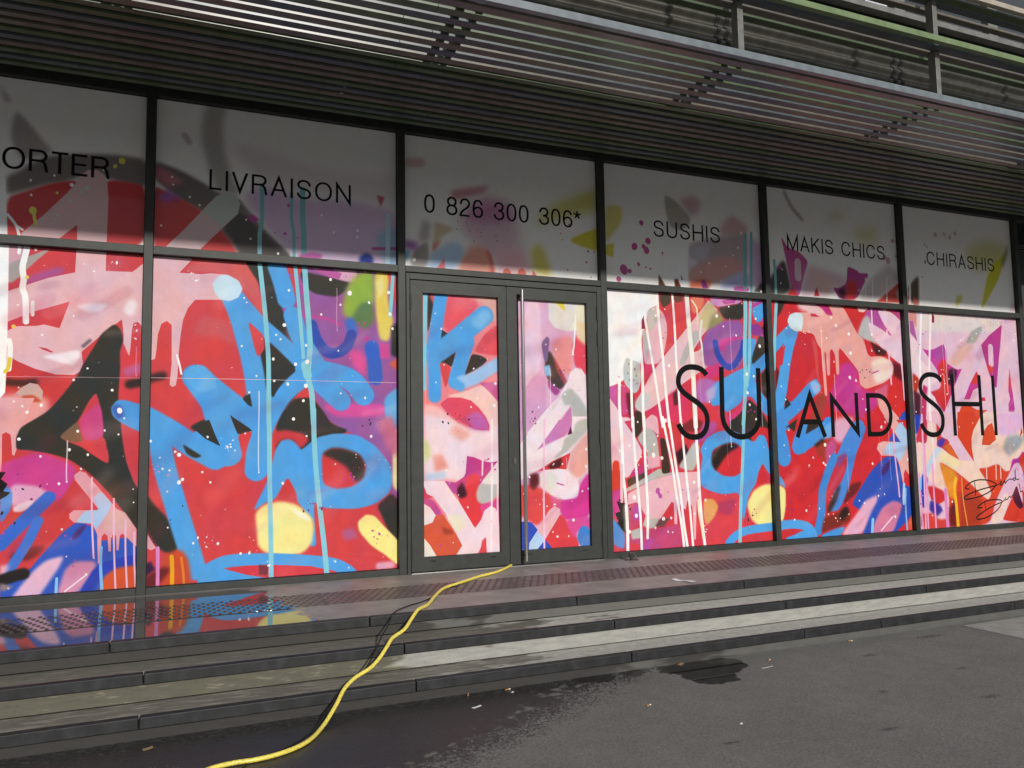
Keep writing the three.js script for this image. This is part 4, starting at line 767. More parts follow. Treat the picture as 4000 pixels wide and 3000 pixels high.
function bayPrint(key, x0) {
  const W = Math.round(BAY * PX), H = Math.round(4.16 * PX), c = canvas(W, H), g = c.getContext('2d');
  const mx = (v) => (v / 1000 - x0) * PX, my = (v) => (4.16 - v / 1000) * PX;
  g.fillStyle = '#ececea'; g.fillRect(0, 0, W, H); g.lineCap = 'round'; g.lineJoin = 'round';
  const ink = (list, a, b) => {
    g.save(); g.beginPath(); g.rect(0, (4.16 - b) * PX, W, (b - a) * PX); g.clip();
    for (const [kind, col, soft, w, f] of list ?? []) {
      g.filter = soft > 3 ? `blur(${(soft * PX / 1000 * 0.85).toFixed(1)}px)` : 'none';
      if (kind === 2) { g.fillStyle = col; for (let i = 0; i < f.length; i += 3) { g.beginPath(); g.ellipse(mx(f[i]), my(f[i + 1]), f[i + 2] * PX / 1250, f[i + 2] * PX / 1250 * (1 + 0.3 * rnd()), rnd() - 0.5, 0, 7); g.fill(); } continue; }
      g.beginPath();
      const n = f.length / 2, P = (i) => [mx(f[2 * i]), my(f[2 * i + 1])];
      if (kind === 0) {
        if (soft > 3 && n > 4) { const on = (i, s) => { const a1 = P((i + n) % n), b1 = P((i + 1) % n); return [a1[0] + (b1[0] - a1[0]) * s, a1[1] + (b1[1] - a1[1]) * s]; }; g.moveTo(...on(0, 0.3)); for (let i = 1; i <= n; i++) { g.lineTo(...on(i - 1, 0.7)); g.quadraticCurveTo(...P(i % n), ...on(i % n, 0.3)); } }
        else { g.moveTo(...P(0)); for (let i = 1; i < n; i++) g.lineTo(...P(i)); }
        g.closePath(); g.fillStyle = col; g.fill();
      }
      else {
        g.moveTo(...P(0));
        for (let i = 0; i < n - 1; i++) { const q0 = P(Math.max(0, i - 1)), q1 = P(i), q2 = P(i + 1), q3 = P(Math.min(n - 1, i + 2)); g.bezierCurveTo(q1[0] + (q2[0] - q0[0]) / 6, q1[1] + (q2[1] - q0[1]) / 6, q2[0] - (q3[0] - q1[0]) / 6, q2[1] - (q3[1] - q1[1]) / 6, q2[0], q2[1]); }
        g.lineWidth = w * PX / 1000; g.strokeStyle = col; g.stroke();
      }
    }
    g.filter = 'none'; g.restore();
  };
  ink(INK['U' + key], 2.797, 4.16); ink(INK['L' + key], 0, 2.797);
  // broad thin glazes of the painted original
  g.save(); g.beginPath(); g.rect(0, (4.16 - 2.797) * PX, W, 2.797 * PX); g.clip();
  for (let i = 0; i < 46; i++) {
    g.filter = `blur(${(4 + rnd() * 10).toFixed(1)}px)`; const x = rnd() * W, y = (1.4 + rnd() * 2.75) * PX, a1 = -0.9 + rnd() * 0.8, l1 = (0.1 + rnd() * 0.35) * PX;
    g.strokeStyle = ['rgba(255,225,230,.13)', 'rgba(90,20,50,.12)', 'rgba(255,150,160,.12)', 'rgba(160,30,90,.1)'][i % 4]; g.lineWidth = (0.03 + rnd() * 0.1) * PX;
    g.beginPath(); g.moveTo(x, y); g.quadraticCurveTo(x + Math.cos(a1) * l1 * 0.5 + 8, y + Math.sin(a1) * l1 * 0.5, x + Math.cos(a1) * l1, y + Math.sin(a1) * l1); g.stroke();
  }
  g.filter = 'none'; g.restore();
  // spray mist and paint flecks of the printed artwork
  for (let i = 0; i < 300; i++) {
    const y = 0.02 + Math.pow(rnd(), 1.1) * 2.75, r = 0.001 + Math.pow(rnd(), 6) * 0.006;
    g.fillStyle = rnd() < 0.75 ? `rgba(250,245,245,${0.3 + 0.6 * rnd()})` : `rgba(${rnd() < 0.5 ? '60,40,60' : '190,70,140'},${0.15 + 0.3 * rnd()})`;
    g.beginPath(); g.ellipse(rnd() * W, (4.16 - y) * PX, r * PX, r * PX * (1 + 0.6 * rnd()), rnd() * 3, 0, 7); g.fill();
  }
  // splatter, thin runs and dark spray accents of the lower panes
  const spl = ['#f6f2f2', '#c2409a', '#262320', '#e58aa8', '#f6f2f2', '#7a2a6e'];
  g.save(); g.beginPath(); g.rect(0, (4.16 - 2.797) * PX, W, 2.797 * PX); g.clip();
  g.filter = 'none';
  for (let k = 0; k < 11; k++) { const cx = rnd() * W, cy = (1.45 + rnd() * 2.6) * PX, s = (0.06 + rnd() * 0.14) * PX; g.fillStyle = spl[k % 6]; for (let i = 0; i < 22; i++) { const a1 = rnd() * 6.3, q = s * (rnd() + rnd()) * 0.7, rr = (0.0012 + Math.pow(rnd(), 4) * 0.008) * PX; g.beginPath(); g.ellipse(cx + Math.cos(a1) * q, cy + Math.sin(a1) * q, rr, rr * (1 + rnd()), a1, 0, 7); g.fill(); } }
  for (let k = 0; k < (key === 'B' ? 2 : 7); k++) { const x = rnd() * W, y = (1.4 + rnd() * 1.9) * PX, l1 = (0.15 + rnd() * 0.6) * PX, ww = (0.003 + rnd() * 0.006) * PX; g.strokeStyle = g.fillStyle = ['rgba(250,240,245,.75)', 'rgba(240,190,215,.7)', 'rgba(230,150,190,.6)'][k % 3]; g.lineWidth = ww; g.beginPath(); g.moveTo(x, y); g.bezierCurveTo(x + 3, y + l1 * 0.3, x - 3, y + l1 * 0.6, x + 2, y + l1); g.stroke(); g.beginPath(); g.arc(x + 2, y + l1, ww * 0.8, 0, 7); g.fill(); }
  g.restore();
  // uneven ink: brush mottling
  const im = g.getImageData(0, 0, W, H), d = im.data;
  for (let y = 0; y < H; y++) for (let x = 0; x < W; x++) {
    const i = 4 * (y * W + x), up = y < (4.16 - 2.797) * PX ? 0.35 : 1;
    const n = 1 + up * (0.04 * fbm(x / 70 + x0 * 9, y / 95, 3) + 0.008 * noise2(x / 9 + x0 * 31, y / 13)), h = up * 6 * noise2(x / 130 + 7 + x0, y / 150);
    d[i] = clamp(d[i] * n + h, 0, 255); d[i + 1] = clamp(d[i + 1] * n, 0, 255); d[i + 2] = clamp(d[i + 2] * n - h, 0, 255);
  }
  g.putImageData(im, 0, 0);
  const word = (s, xa, xb, base, cap, wgt = 0.098, right = false) => {
    const XS = 1.13; let w = 0; for (const ch of s) w += GLYPH[ch][0] * XS;
    const gap = right ? 0.13 : ((xb - xa) / cap - w) / (s.length - 1 || 1);
    let x = right ? xb - (w + gap * (s.length - 1)) * cap : xa;
    for (const ch of s) {
      g.save(); g.translate((x - x0) * PX, (4.16 - base) * PX); g.scale(cap * PX * XS, cap * PX);
      g.lineWidth = wgt; g.lineCap = 'butt'; g.lineJoin = 'miter'; g.strokeStyle = LETTER;
      if (GLYPH[ch][1]) g.stroke(new Path2D(GLYPH[ch][1])); g.restore();
      x += (GLYPH[ch][0] * XS + gap) * cap;
    }
  };
  const stroke = (w, fn) => { g.save(); g.translate(-x0 * PX, 4.16 * PX); g.scale(PX, -PX); g.lineWidth = w; g.lineCap = 'butt'; g.lineJoin = 'miter'; g.miterLimit = 20; g.strokeStyle = LETTER; g.beginPath(); fn(); g.stroke(); g.restore(); };
  const bigS = (a, b) => stroke(0.062, () => {
    const X = (t) => a + (b - a) * t, Y = (t) => 1.148 + 0.832 * t;
    g.moveTo(X(0.94), Y(0.86)); g.bezierCurveTo(X(0.84), Y(0.94), X(0.7), Y(0.963), X(0.5), Y(0.963)); g.bezierCurveTo(X(0.24), Y(0.963), X(0.07), Y(0.88), X(0.07), Y(0.76));
    g.bezierCurveTo(X(0.07), Y(0.55), X(0.92), Y(0.53), X(0.92), Y(0.27)); g.bezierCurveTo(X(0.92), Y(0.12), X(0.75), Y(0.037), X(0.5), Y(0.037)); g.bezierCurveTo(X(0.28), Y(0.037), X(0.12), Y(0.1), X(0.03), Y(0.21));
  });
  g.translate(-x0 * PX, 3.098 * PX); g.scale(1.006, 1.006); g.translate(x0 * PX, -3.098 * PX);      // lettering laid out 0.6 % larger to sit on the recessed pane
  if (key === 'A') word('EMPORTER', 0, -0.552, 3.37, 0.182, 0.108, true);
  if (key === 'B') word('LIVRAISON', 0.225, 1.462, 3.374, 0.18);
  if (key === 'C') { word('0 826 300 306', 2.165, 3.775, 3.37, 0.186); word('*', 3.79, 3.86, 3.37, 0.186, 0.09); }
  if (key === 'D') {
    word('SUSHIS', 4.77, 5.655, 3.372, 0.186); bigS(4.995, 5.425);
    stroke(0.064, () => { g.moveTo(5.605, 1.96); g.lineTo(5.595, 1.44); g.bezierCurveTo(5.595, 1.09, 6.112, 1.09, 6.112, 1.44); g.lineTo(6.118, 1.96); });
  }
  if (key === 'E') {
    word('MAKIS CHICS', 6.625, 8.19, 3.38, 0.18);
    stroke(0.06, () => { g.moveTo(6.65, 1.165); g.lineTo(6.862, 1.66); g.lineTo(7.07, 1.165); g.moveTo(6.74, 1.345); g.lineTo(6.99, 1.345); });
    stroke(0.056, () => { g.moveTo(7.196, 1.165); g.lineTo(7.196, 1.64); g.lineTo(7.588, 1.22); g.lineTo(7.588, 1.697); });
    stroke(0.058, () => { g.moveTo(7.774, 1.165); g.lineTo(7.774, 1.668); g.lineTo(7.92, 1.668); g.bezierCurveTo(8.215, 1.668, 8.215, 1.194, 7.92, 1.194); g.lineTo(7.76, 1.194); });
  }
  if (key === 'F') {
    word('CHIRASHIS', 8.925, 10.205, 3.38, 0.18); bigS(8.645, 9.08);
    stroke(0.06, () => { g.moveTo(9.255, 1.165); g.lineTo(9.255, 1.96); g.moveTo(9.763, 1.165); g.lineTo(9.763, 1.96); g.moveTo(9.255, 1.575); g.lineTo(9.763, 1.575); g.moveTo(10.024, 1.165); g.lineTo(10.024, 1.96); });
  }
  return texOf(c);
}

// ---------------------------------------------------------------- materials
const grime = (w, h, base, amp, fine, sx = 40) => dataTex(w, h, (x, y) => {
  const n = 1 + amp * fbm(x / sx, y / sx, 5) + fine * (rnd() - 0.5); return base.map((v) => clamp(v * n, 0, 255));
});
const M = {};
{
  const fine = dataTex(256, 256, () => { const v = 128 + 90 * (rnd() - 0.5); return [v, v, v]; }, false); fine.repeat.set(3, 3);
  const blot = grime(256, 256, [235, 235, 232], 0.14, 0.06, 50);
  M.frame = std({ color: lin(0.037, 0.04, 0.036), map: blot, roughness: 0.55, metalness: 0.15, bumpMap: fine, bumpScale: 0.0002 });
  M.gasket = std({ color: lin(0.006, 0.006, 0.006), roughness: 0.8 });
  M.black = std({ color: lin(0.012, 0.012, 0.012), roughness: 0.7 });
  M.steel = std({ color: lin(0.6, 0.58, 0.55), roughness: 0.22, metalness: 1 });
  M.dull = std({ color: lin(0.1, 0.09, 0.085), roughness: 0.5, metalness: 0.7 });
  const paint = (r, g2, b) => phys({ color: lin(r, g2, b), map: blot, roughness: 0.55, specularIntensity: 0, clearcoat: 0.9, clearcoatRoughness: 0.3 });
  M.cream = paint(0.165, 0.146, 0.122); M.blue = paint(0.1, 0.118, 0.134); M.green = paint(0.092, 0.13, 0.068);
  M.litblue = paint(0.19, 0.22, 0.25); M.litgreen = paint(0.19, 0.26, 0.13); M.litcream = paint(0.46, 0.4, 0.34);  // lighter copies of the darkened slat paints, sunlight put into the colour
  M.postgrey = paint(0.2, 0.2, 0.185); M.dark = std({ color: lin(0.02, 0.021, 0.022), roughness: 0.6 });
  M.cladding = std({ color: lin(0.16, 0.155, 0.135), map: blot, roughness: 0.36, metalness: 0.7 });
  M.winframe = std({ color: lin(0.22, 0.22, 0.21), map: blot, roughness: 0.5, metalness: 0.3 });
  M.pane = phys({ color: lin(0.02, 0.022, 0.024), roughness: 0.05, clearcoat: 1 });
  M.pale_plate = std({ color: lin(0.55, 0.56, 0.6), roughness: 0.8 });
  M.rubber = std({ color: lin(0.012, 0.012, 0.013), roughness: 0.55 });
  const hoseTex = dataTex(256, 32, (x, y) => { const n = 1 + 0.12 * fbm(x / 20, y / 8, 3) - (rnd() < 0.02 ? 0.3 : 0) - 0.35 * smooth(0.28, 0.5, fbm(x / 9, y / 9 + 40, 3)); return [240 * n, 219 * n, 96 * n]; });
  M.hose = phys({ map: hoseTex, roughness: 0.42, clearcoat: 0.3, clearcoatRoughness: 0.35 });
  const st = dataTex(512, 128, (x, y) => { const n = 1 + 0.65 * fbm(x / 60, y / 22, 5) + 0.16 * (rnd() - 0.5); return [31 * n, 32 * n, 34 * n]; });
  M.nosing = std({ map: st, roughness: 0.55, bumpMap: fine, bumpScale: 0.0006 });
  const stw = st.clone(); stw.offset.set(0.3, 0.4);
  M.nosingWet = std({ map: stw, color: lin(0.5, 0.5, 0.5), roughness: 0.25 });
  M.fine = fine;
}

// ---------------------------------------------------------------- ground
function groundWet(x, z) {                                            // 1 where water darkens the asphalt (the hosed corner, spatters and puddles)
  const n = 0.16 * fbm(x * 2.3, z * 2.3, 4) + 0.1 * noise2(x * 9, z * 9);
  let w = smooth(-0.07, 0.05, -(x - (2.48 - (z - 2.52) * 1.72)) * 0.5 + n - 0.06);
  const spat = smooth(0.42, 0.62, noise2(x * 48, z * 48) * 0.55 + 0.3 * noise2(x * 19, z * 19) + 0.35 * fbm(x * 3, z * 3, 3) + 0.75 * smooth(0.85, 0, x - (2.48 - (z - 2.52) * 1.72)) - 0.15);
  if (x > 2.48 - (z - 2.52) * 1.72 - 0.1) w = Math.max(w, spat * smooth(0.9, 0.1, x - (2.48 - (z - 2.52) * 1.72)));
  return clamp(w);
}
function puddle(x, z) {
  const e = (cx, cz, rx, rz, a = 0) => { const c = Math.cos(a), s = Math.sin(a), dx = (x - cx) * c + (z - cz) * s, dz = -(x - cx) * s + (z - cz) * c; return 1 - Math.hypot(dx / rx, dz / rz); };
  const n = 0.2 * fbm(x * 6, z * 6, 4);
  return smooth(0, 0.06, Math.max(e(2.63, 2.33, 0.16, 0.13), e(2.93, 2.32, 0.1, 0.1), e(3.45, 2.42, 0.34, 0.26), e(3.36, 2.62, 0.2, 0.22, 0.3), e(0.3, 3.6, 0.9, 0.35, 0.2) - 0.35) + n);
}
{
  const ax0 = -4, ax1 = 9, az0 = 2.2, az1 = 5.6, W = 2048, H = 536;
  const agg = new Float32Array(W * H);
  for (let y = 0; y < H; y++) for (let x = 0; x < W; x++) {
    const X = ax0 + (x + 0.5) / W * (ax1 - ax0), Z = az0 + (y + 0.5) / H * (az1 - az0);
    agg[y * W + x] = 0.5 * (rnd() - 0.5) + 0.2 * noise2(X * 75, Z * 75) + 0.3 * noise2(X * 38, Z * 38) + 0.2 * fbm(X * 5, Z * 5, 4) + 0.24 * fbm(X * 0.9 + 4, Z * 0.9, 3) + (rnd() < 0.002 ? 0.8 : 0) - (rnd() < 0.004 ? 0.6 : 0);
  }
  const at = (x, y) => [ax0 + (x + 0.5) / W * (ax1 - ax0), az0 + (y + 0.5) / H * (az1 - az0)];
  const smudge = (X, Z) => { let s = 0; for (const [cx, cz, rx, rz] of [[4.72, 2.72, 0.09, 0.03], [5.0, 3.25, 0.07, 0.03], [4.6, 3.75, 0.09, 0.04], [4.1, 3.4, 0.05, 0.03], [3.6, 3.9, 0.1, 0.03], [2.7, 3.7, 0.08, 0.02], [5.6, 2.5, 0.2, 0.04]]) s = Math.max(s, smooth(0.1, 0.6, 1 - Math.hypot((X - cx) / rx, (Z - cz) / rz) + 0.5 * noise2(X * 30, Z * 60))); return s; };
  const grit = (X, Z) => (Z < 2.46 && X < 2.5 && fbm(X * 14, Z * 30, 3) > 0.16 + (Z - 2.28) * 1.2 ? 1 : 0);
  const map = dataTex(W, H, (x, y) => {
    const [X, Z] = at(x, y), w = groundWet(X, Z), p = puddle(X, Z), a = agg[y * W + x];
    let v = 109 * (1 + (0.26 + 0.3 * w) * a) * (1 - 0.58 * w); v *= (1 - 0.62 * p) * (1 - 0.28 * smudge(X, Z));
    if (grit(X, Z)) v = v * 0.6 + 44;
    return [v * 1.0, v * 0.985, v * 0.935];
  });
  const rough = dataTex(W, H, (x, y) => { const [X, Z] = at(x, y), w = groundWet(X, Z), p = puddle(X, Z); const r = 255 * clamp((0.88 - 0.42 * w + 0.1 * agg[y * W + x]) * (1 - p) + 0.03 * p); return [r, r, r]; }, false);
  const bump = dataTex(W, H, (x, y) => { const [X, Z] = at(x, y), p = puddle(X, Z), v = clamp(128 + 110 * agg[y * W + x] * (1 - p), 0, 255); return [v, v, v]; }, false);
  const g = new THREE.PlaneGeometry(ax1 - ax0, az1 - az0); g.rotateX(-Math.PI / 2); g.translate((ax0 + ax1) / 2, GY, (az0 + az1) / 2);
  const uv = g.attributes.uv; for (let i = 0; i < uv.count; i++) uv.setY(i, 1 - uv.getY(i));
  const m = mesh('pavement', g, std({ map, roughnessMap: rough, roughness: 1, bumpMap: bump, bumpScale: 0.004 }), scene); m.userData.kind = 'structure';
  const far = grime(512, 512, [158, 155, 148], 0.16, 0.2, 30); far.repeat.set(0.5, 0.5);  // unseen street beyond, made paler to bounce light onto the upper panes
  const gg = metric(new THREE.PlaneGeometry(300, 300).rotateX(-Math.PI / 2)); gg.translate(0, GY - 0.004, 0);
  const gm = mesh('ground', gg, std({ map: far, roughness: 0.9 }), scene); gm.userData.kind = 'structure';
}

// ---------------------------------------------------------------- entrance steps
{
  const st = thing('entrance_steps', 'three low concrete steps with black stone nosings below the shopfront', 'steps', [0, 0, 0]);
  const strip = (W, H, x0, x1, z0, z1, fn) => [W, H, (x, y) => fn(x0 + (x + 0.5) / W * (x1 - x0), z0 + (y + 0.5) / H * (z1 - z0), x, y)];
  const slab = (name, x0, x1, z0, z1, y, thick, mat) => {
    const g = new THREE.BoxGeometry(x1 - x0, thick, z1 - z0); g.translate((x0 + x1) / 2, y - thick / 2, (z0 + z1) / 2);
    const p = g.attributes.position, uv = g.attributes.uv;
    for (let i = 0; i < p.count; i++) uv.setXY(i, (p.getX(i) - x0) / (x1 - x0), (p.getZ(i) - z0) / (z1 - z0));
    return mesh(name, g, mat, st);
  };
  // landing: smooth stone, a sheet of water over its end beside the hose
  const wetL = (x, z) => { const n = 0.12 * fbm(x * 2.4, z * 3, 4); return smooth(-0.02, 0.05, (0.6 + 0.19 * z) - x + n) * smooth(0.2, 0.34, z + 0.3 * n - 0.04 * (x + 1)) ; };
  const lw = [2048, 236, XL, XR, 0, N1];
  const lmap = dataTex(lw[0], lw[1], strip(...lw, (x, z) => { const w = wetL(x, z), n = 1 + 0.13 * fbm(x * 3, z * 3, 5) + 0.05 * fbm(x * 30, z * 30, 2) + 0.07 * (rnd() - 0.5); const v = 138 * n * (1 - 0.42 * w); return [v * 1.0, v * 0.985, v * 0.94]; })[2]);
  const lrough = dataTex(lw[0], lw[1], strip(...lw, (x, z) => { const w = wetL(x, z), r = 255 * clamp(0.5 + 0.12 * fbm(x * 4, z * 6, 4) - 0.48 * w, 0.02, 1); return [r, r, r]; })[2], false);
  slab('landing', XL, XR, -0.25, N1 - 0.062, LY, 0.3, phys({ map: lmap, roughnessMap: lrough, roughness: 1, ior: 1.6 }));
  // lower treads: rough concrete, patches of damp and limescale
  const dampT = (k, x, z) => smooth(-0.2, 0.25, (k ? 2.2 : 2.5) - x + 1.3 * fbm(x * 1.1 + 3 * k, z * 3.5, 4) + 0.2 * noise2(x * 7, z * 16));
  const treadMat = (k) => {
    const map = dataTex(2048, 64, strip(2048, 64, XL, XR, 0, 0.34, (x, z) => {
      const damp = dampT(k, x, z), lime = smooth(0.1, 0.42, fbm(x * 2.4 + 9 * k, z * 16, 4)), spot = fbm(x * 9, z * 22 + k, 3) > 0.46 ? 0.16 : 0;
      let v = (k ? 176 : 186) * (1 + 0.12 * fbm(x * 9, z * 11, 4) + 0.09 * (rnd() - 0.5)) * (1 - ((k ? 0.34 : 0.4) - (k ? 0.2 : 0.12) * lime) * damp) * (1 - spot);
      return [v, v * (0.98 - 0.02 * damp), v * (0.935 - 0.05 * damp)];
    })[2]);
    const rough = dataTex(2048, 64, strip(2048, 64, XL, XR, 0, 0.34, (x, z) => { const r = 255 * (0.85 - 0.3 * dampT(k, x, z)); return [r, r, r]; })[2], false);
    return std({ map, roughnessMap: rough, roughness: 1, bumpMap: M.fine, bumpScale: 0.0008 });
  };
  slab('tread', XL, XR, N1 - 0.03, N2 - 0.062, T2, 0.285, treadMat(0)); slab('tread', XL, XR, N2 - 0.03, N3 - 0.062, T3, 0.12, treadMat(1));
  // risers
  const riserMat = (k, base, amp, pits, run0) => {
    const map = dataTex(2048, 48, strip(2048, 48, XL, XR, 0, 0.12, (x, y) => {
      const damp = smooth(-0.15, 0.2, run0 - x + 1.1 * fbm(x * 1.3 + k * 7, y * 4, 3)), pit = pits && fbm(x * 40, y * 46, 2) > 0.5 ? 0.2 : 0, lime = pits ? smooth(0.28, 0.5, fbm(x * 4, y * 18, 4)) : 0;
      const v = base * (1 + amp * fbm(x * 4, y * 16, 5) + 0.07 * (rnd() - 0.5)) * (1 - (pits ? 0.4 - 0.16 * lime : 0.38) * damp) * (1 - pit); return [v, v * (0.99 - 0.02 * damp), v * (0.95 - 0.12 * damp * (pits ? 1 : 0.3))];
    })[2]);
    return std({ map, roughness: 0.8, bumpMap: M.fine, bumpScale: 0.001 });
  };
  const riser = (y0, y1, z, mat) => { const g = new THREE.BoxGeometry(XR - XL, y1 - y0, 0.02); g.translate((XL + XR) / 2, (y0 + y1) / 2, z - 0.01); mesh('riser', g, mat, st); };
  const NH = 0.063;
  riser(T2 + 0.009, LY - NH - 0.002, N1 - 0.012, riserMat(0, 98, 0.06, false, 1.9));
  riser(T3 + 0.009, T2 - NH - 0.002, N2 - 0.012, riserMat(1, 156, 0.1, true, 1.5));
  riser(GY - 0.05, T3 - NH - 0.002, N3 - 0.012, riserMat(2, 90, 0.1, false, 3.4));
  // nosings: lengths of black stone butted end to end
  const noses = (y, z, joints) => {
    const xs = [XL, ...joints, XR];
    for (let i = 0; i + 1 < xs.length; i++) {
      const a = xs[i] + 0.0025, b = xs[i + 1] - 0.0025, dz = (rnd() - 0.5) * 0.003;
      const top = bx(a, b, y - NH, y + 0.002, z - 0.06 + dz, z + dz, 0.006);
      mesh('nosing', top, M.nosing, st);
    }
  };
  noses(LY, N1, [-3.4, -1.9, -0.348, 1.24, 2.828, 4.4, 5.938, 7.5, 9.1, 10.7, 12.3]);
  noses(T2, N2, [-3.2, -1.7, -0.15, 1.4, 2.98, 4.571, 6.15, 7.7, 9.3, 10.9, 12.5]);
  noses(T3, N3, [-3.3, -1.75, -0.16, 1.4, 2.95, 4.497, 5.295, 6.9, 8.5, 10.1, 11.7]);
  // tactile warning strip: plates set into the landing, with rows of studs
  const tw = [2048, 64, XL, XR, 0.6, 1.2];
  const tmap = dataTex(tw[0], tw[1], strip(...tw, (x, z) => { const v = (1 + 0.2 * fbm(x * 4, z * 4, 4) + 0.16 * (rnd() - 0.5)) * (1 - 0.4 * wetL(x, z)); return [100 * v, 90 * v, 86 * v]; })[2]);
  const trough = dataTex(tw[0], tw[1], strip(...tw, (x, z) => { const r = 255 * clamp(0.5 + 0.1 * fbm(x * 5, z * 5, 3) - 0.47 * wetL(x, z), 0.025, 1); return [r, r, r]; })[2], false);
  const tm = phys({ map: tmap, roughnessMap: trough, roughness: 1, ior: 1.6 }), sm = std({ color: lin(0.075, 0.064, 0.06), roughness: 0.55 });
  for (let k = 0; k < 16; k++) {
    const a = XL + 1.42 - 0.16 + 0.001 + (k - 1) * 1.2, b = a + 1.196;
    const pg = bx(a, b, LY - 0.01, LY + 0.004, 0.63, 1.17, 0.001), pp = pg.attributes.position; for (let i = 0; i < pp.count; i++) pg.attributes.uv.setXY(i, (pp.getX(i) - XL) / (XR - XL), (pp.getZ(i) - 0.6) / 0.6);
    const plate = mesh('tactile_plate', pg, tm, st);
    const one = new THREE.CylinderGeometry(0.009, 0.0145, 0.0055, 8, 1), studs = [];
    for (let r = 0; r < 8; r++) for (let i = 0; i < 18; i++) { const g = one.clone(); g.translate(a + 0.033 + (i + (r % 2) * 0.5 - 0.25) * 0.0664, LY + 0.007, 0.664 + r * 0.0674); studs.push(g.toNonIndexed()); }
    const s = mesh('stud', studs, sm, plate); s.userData.kind = 'stuff';
  }
}

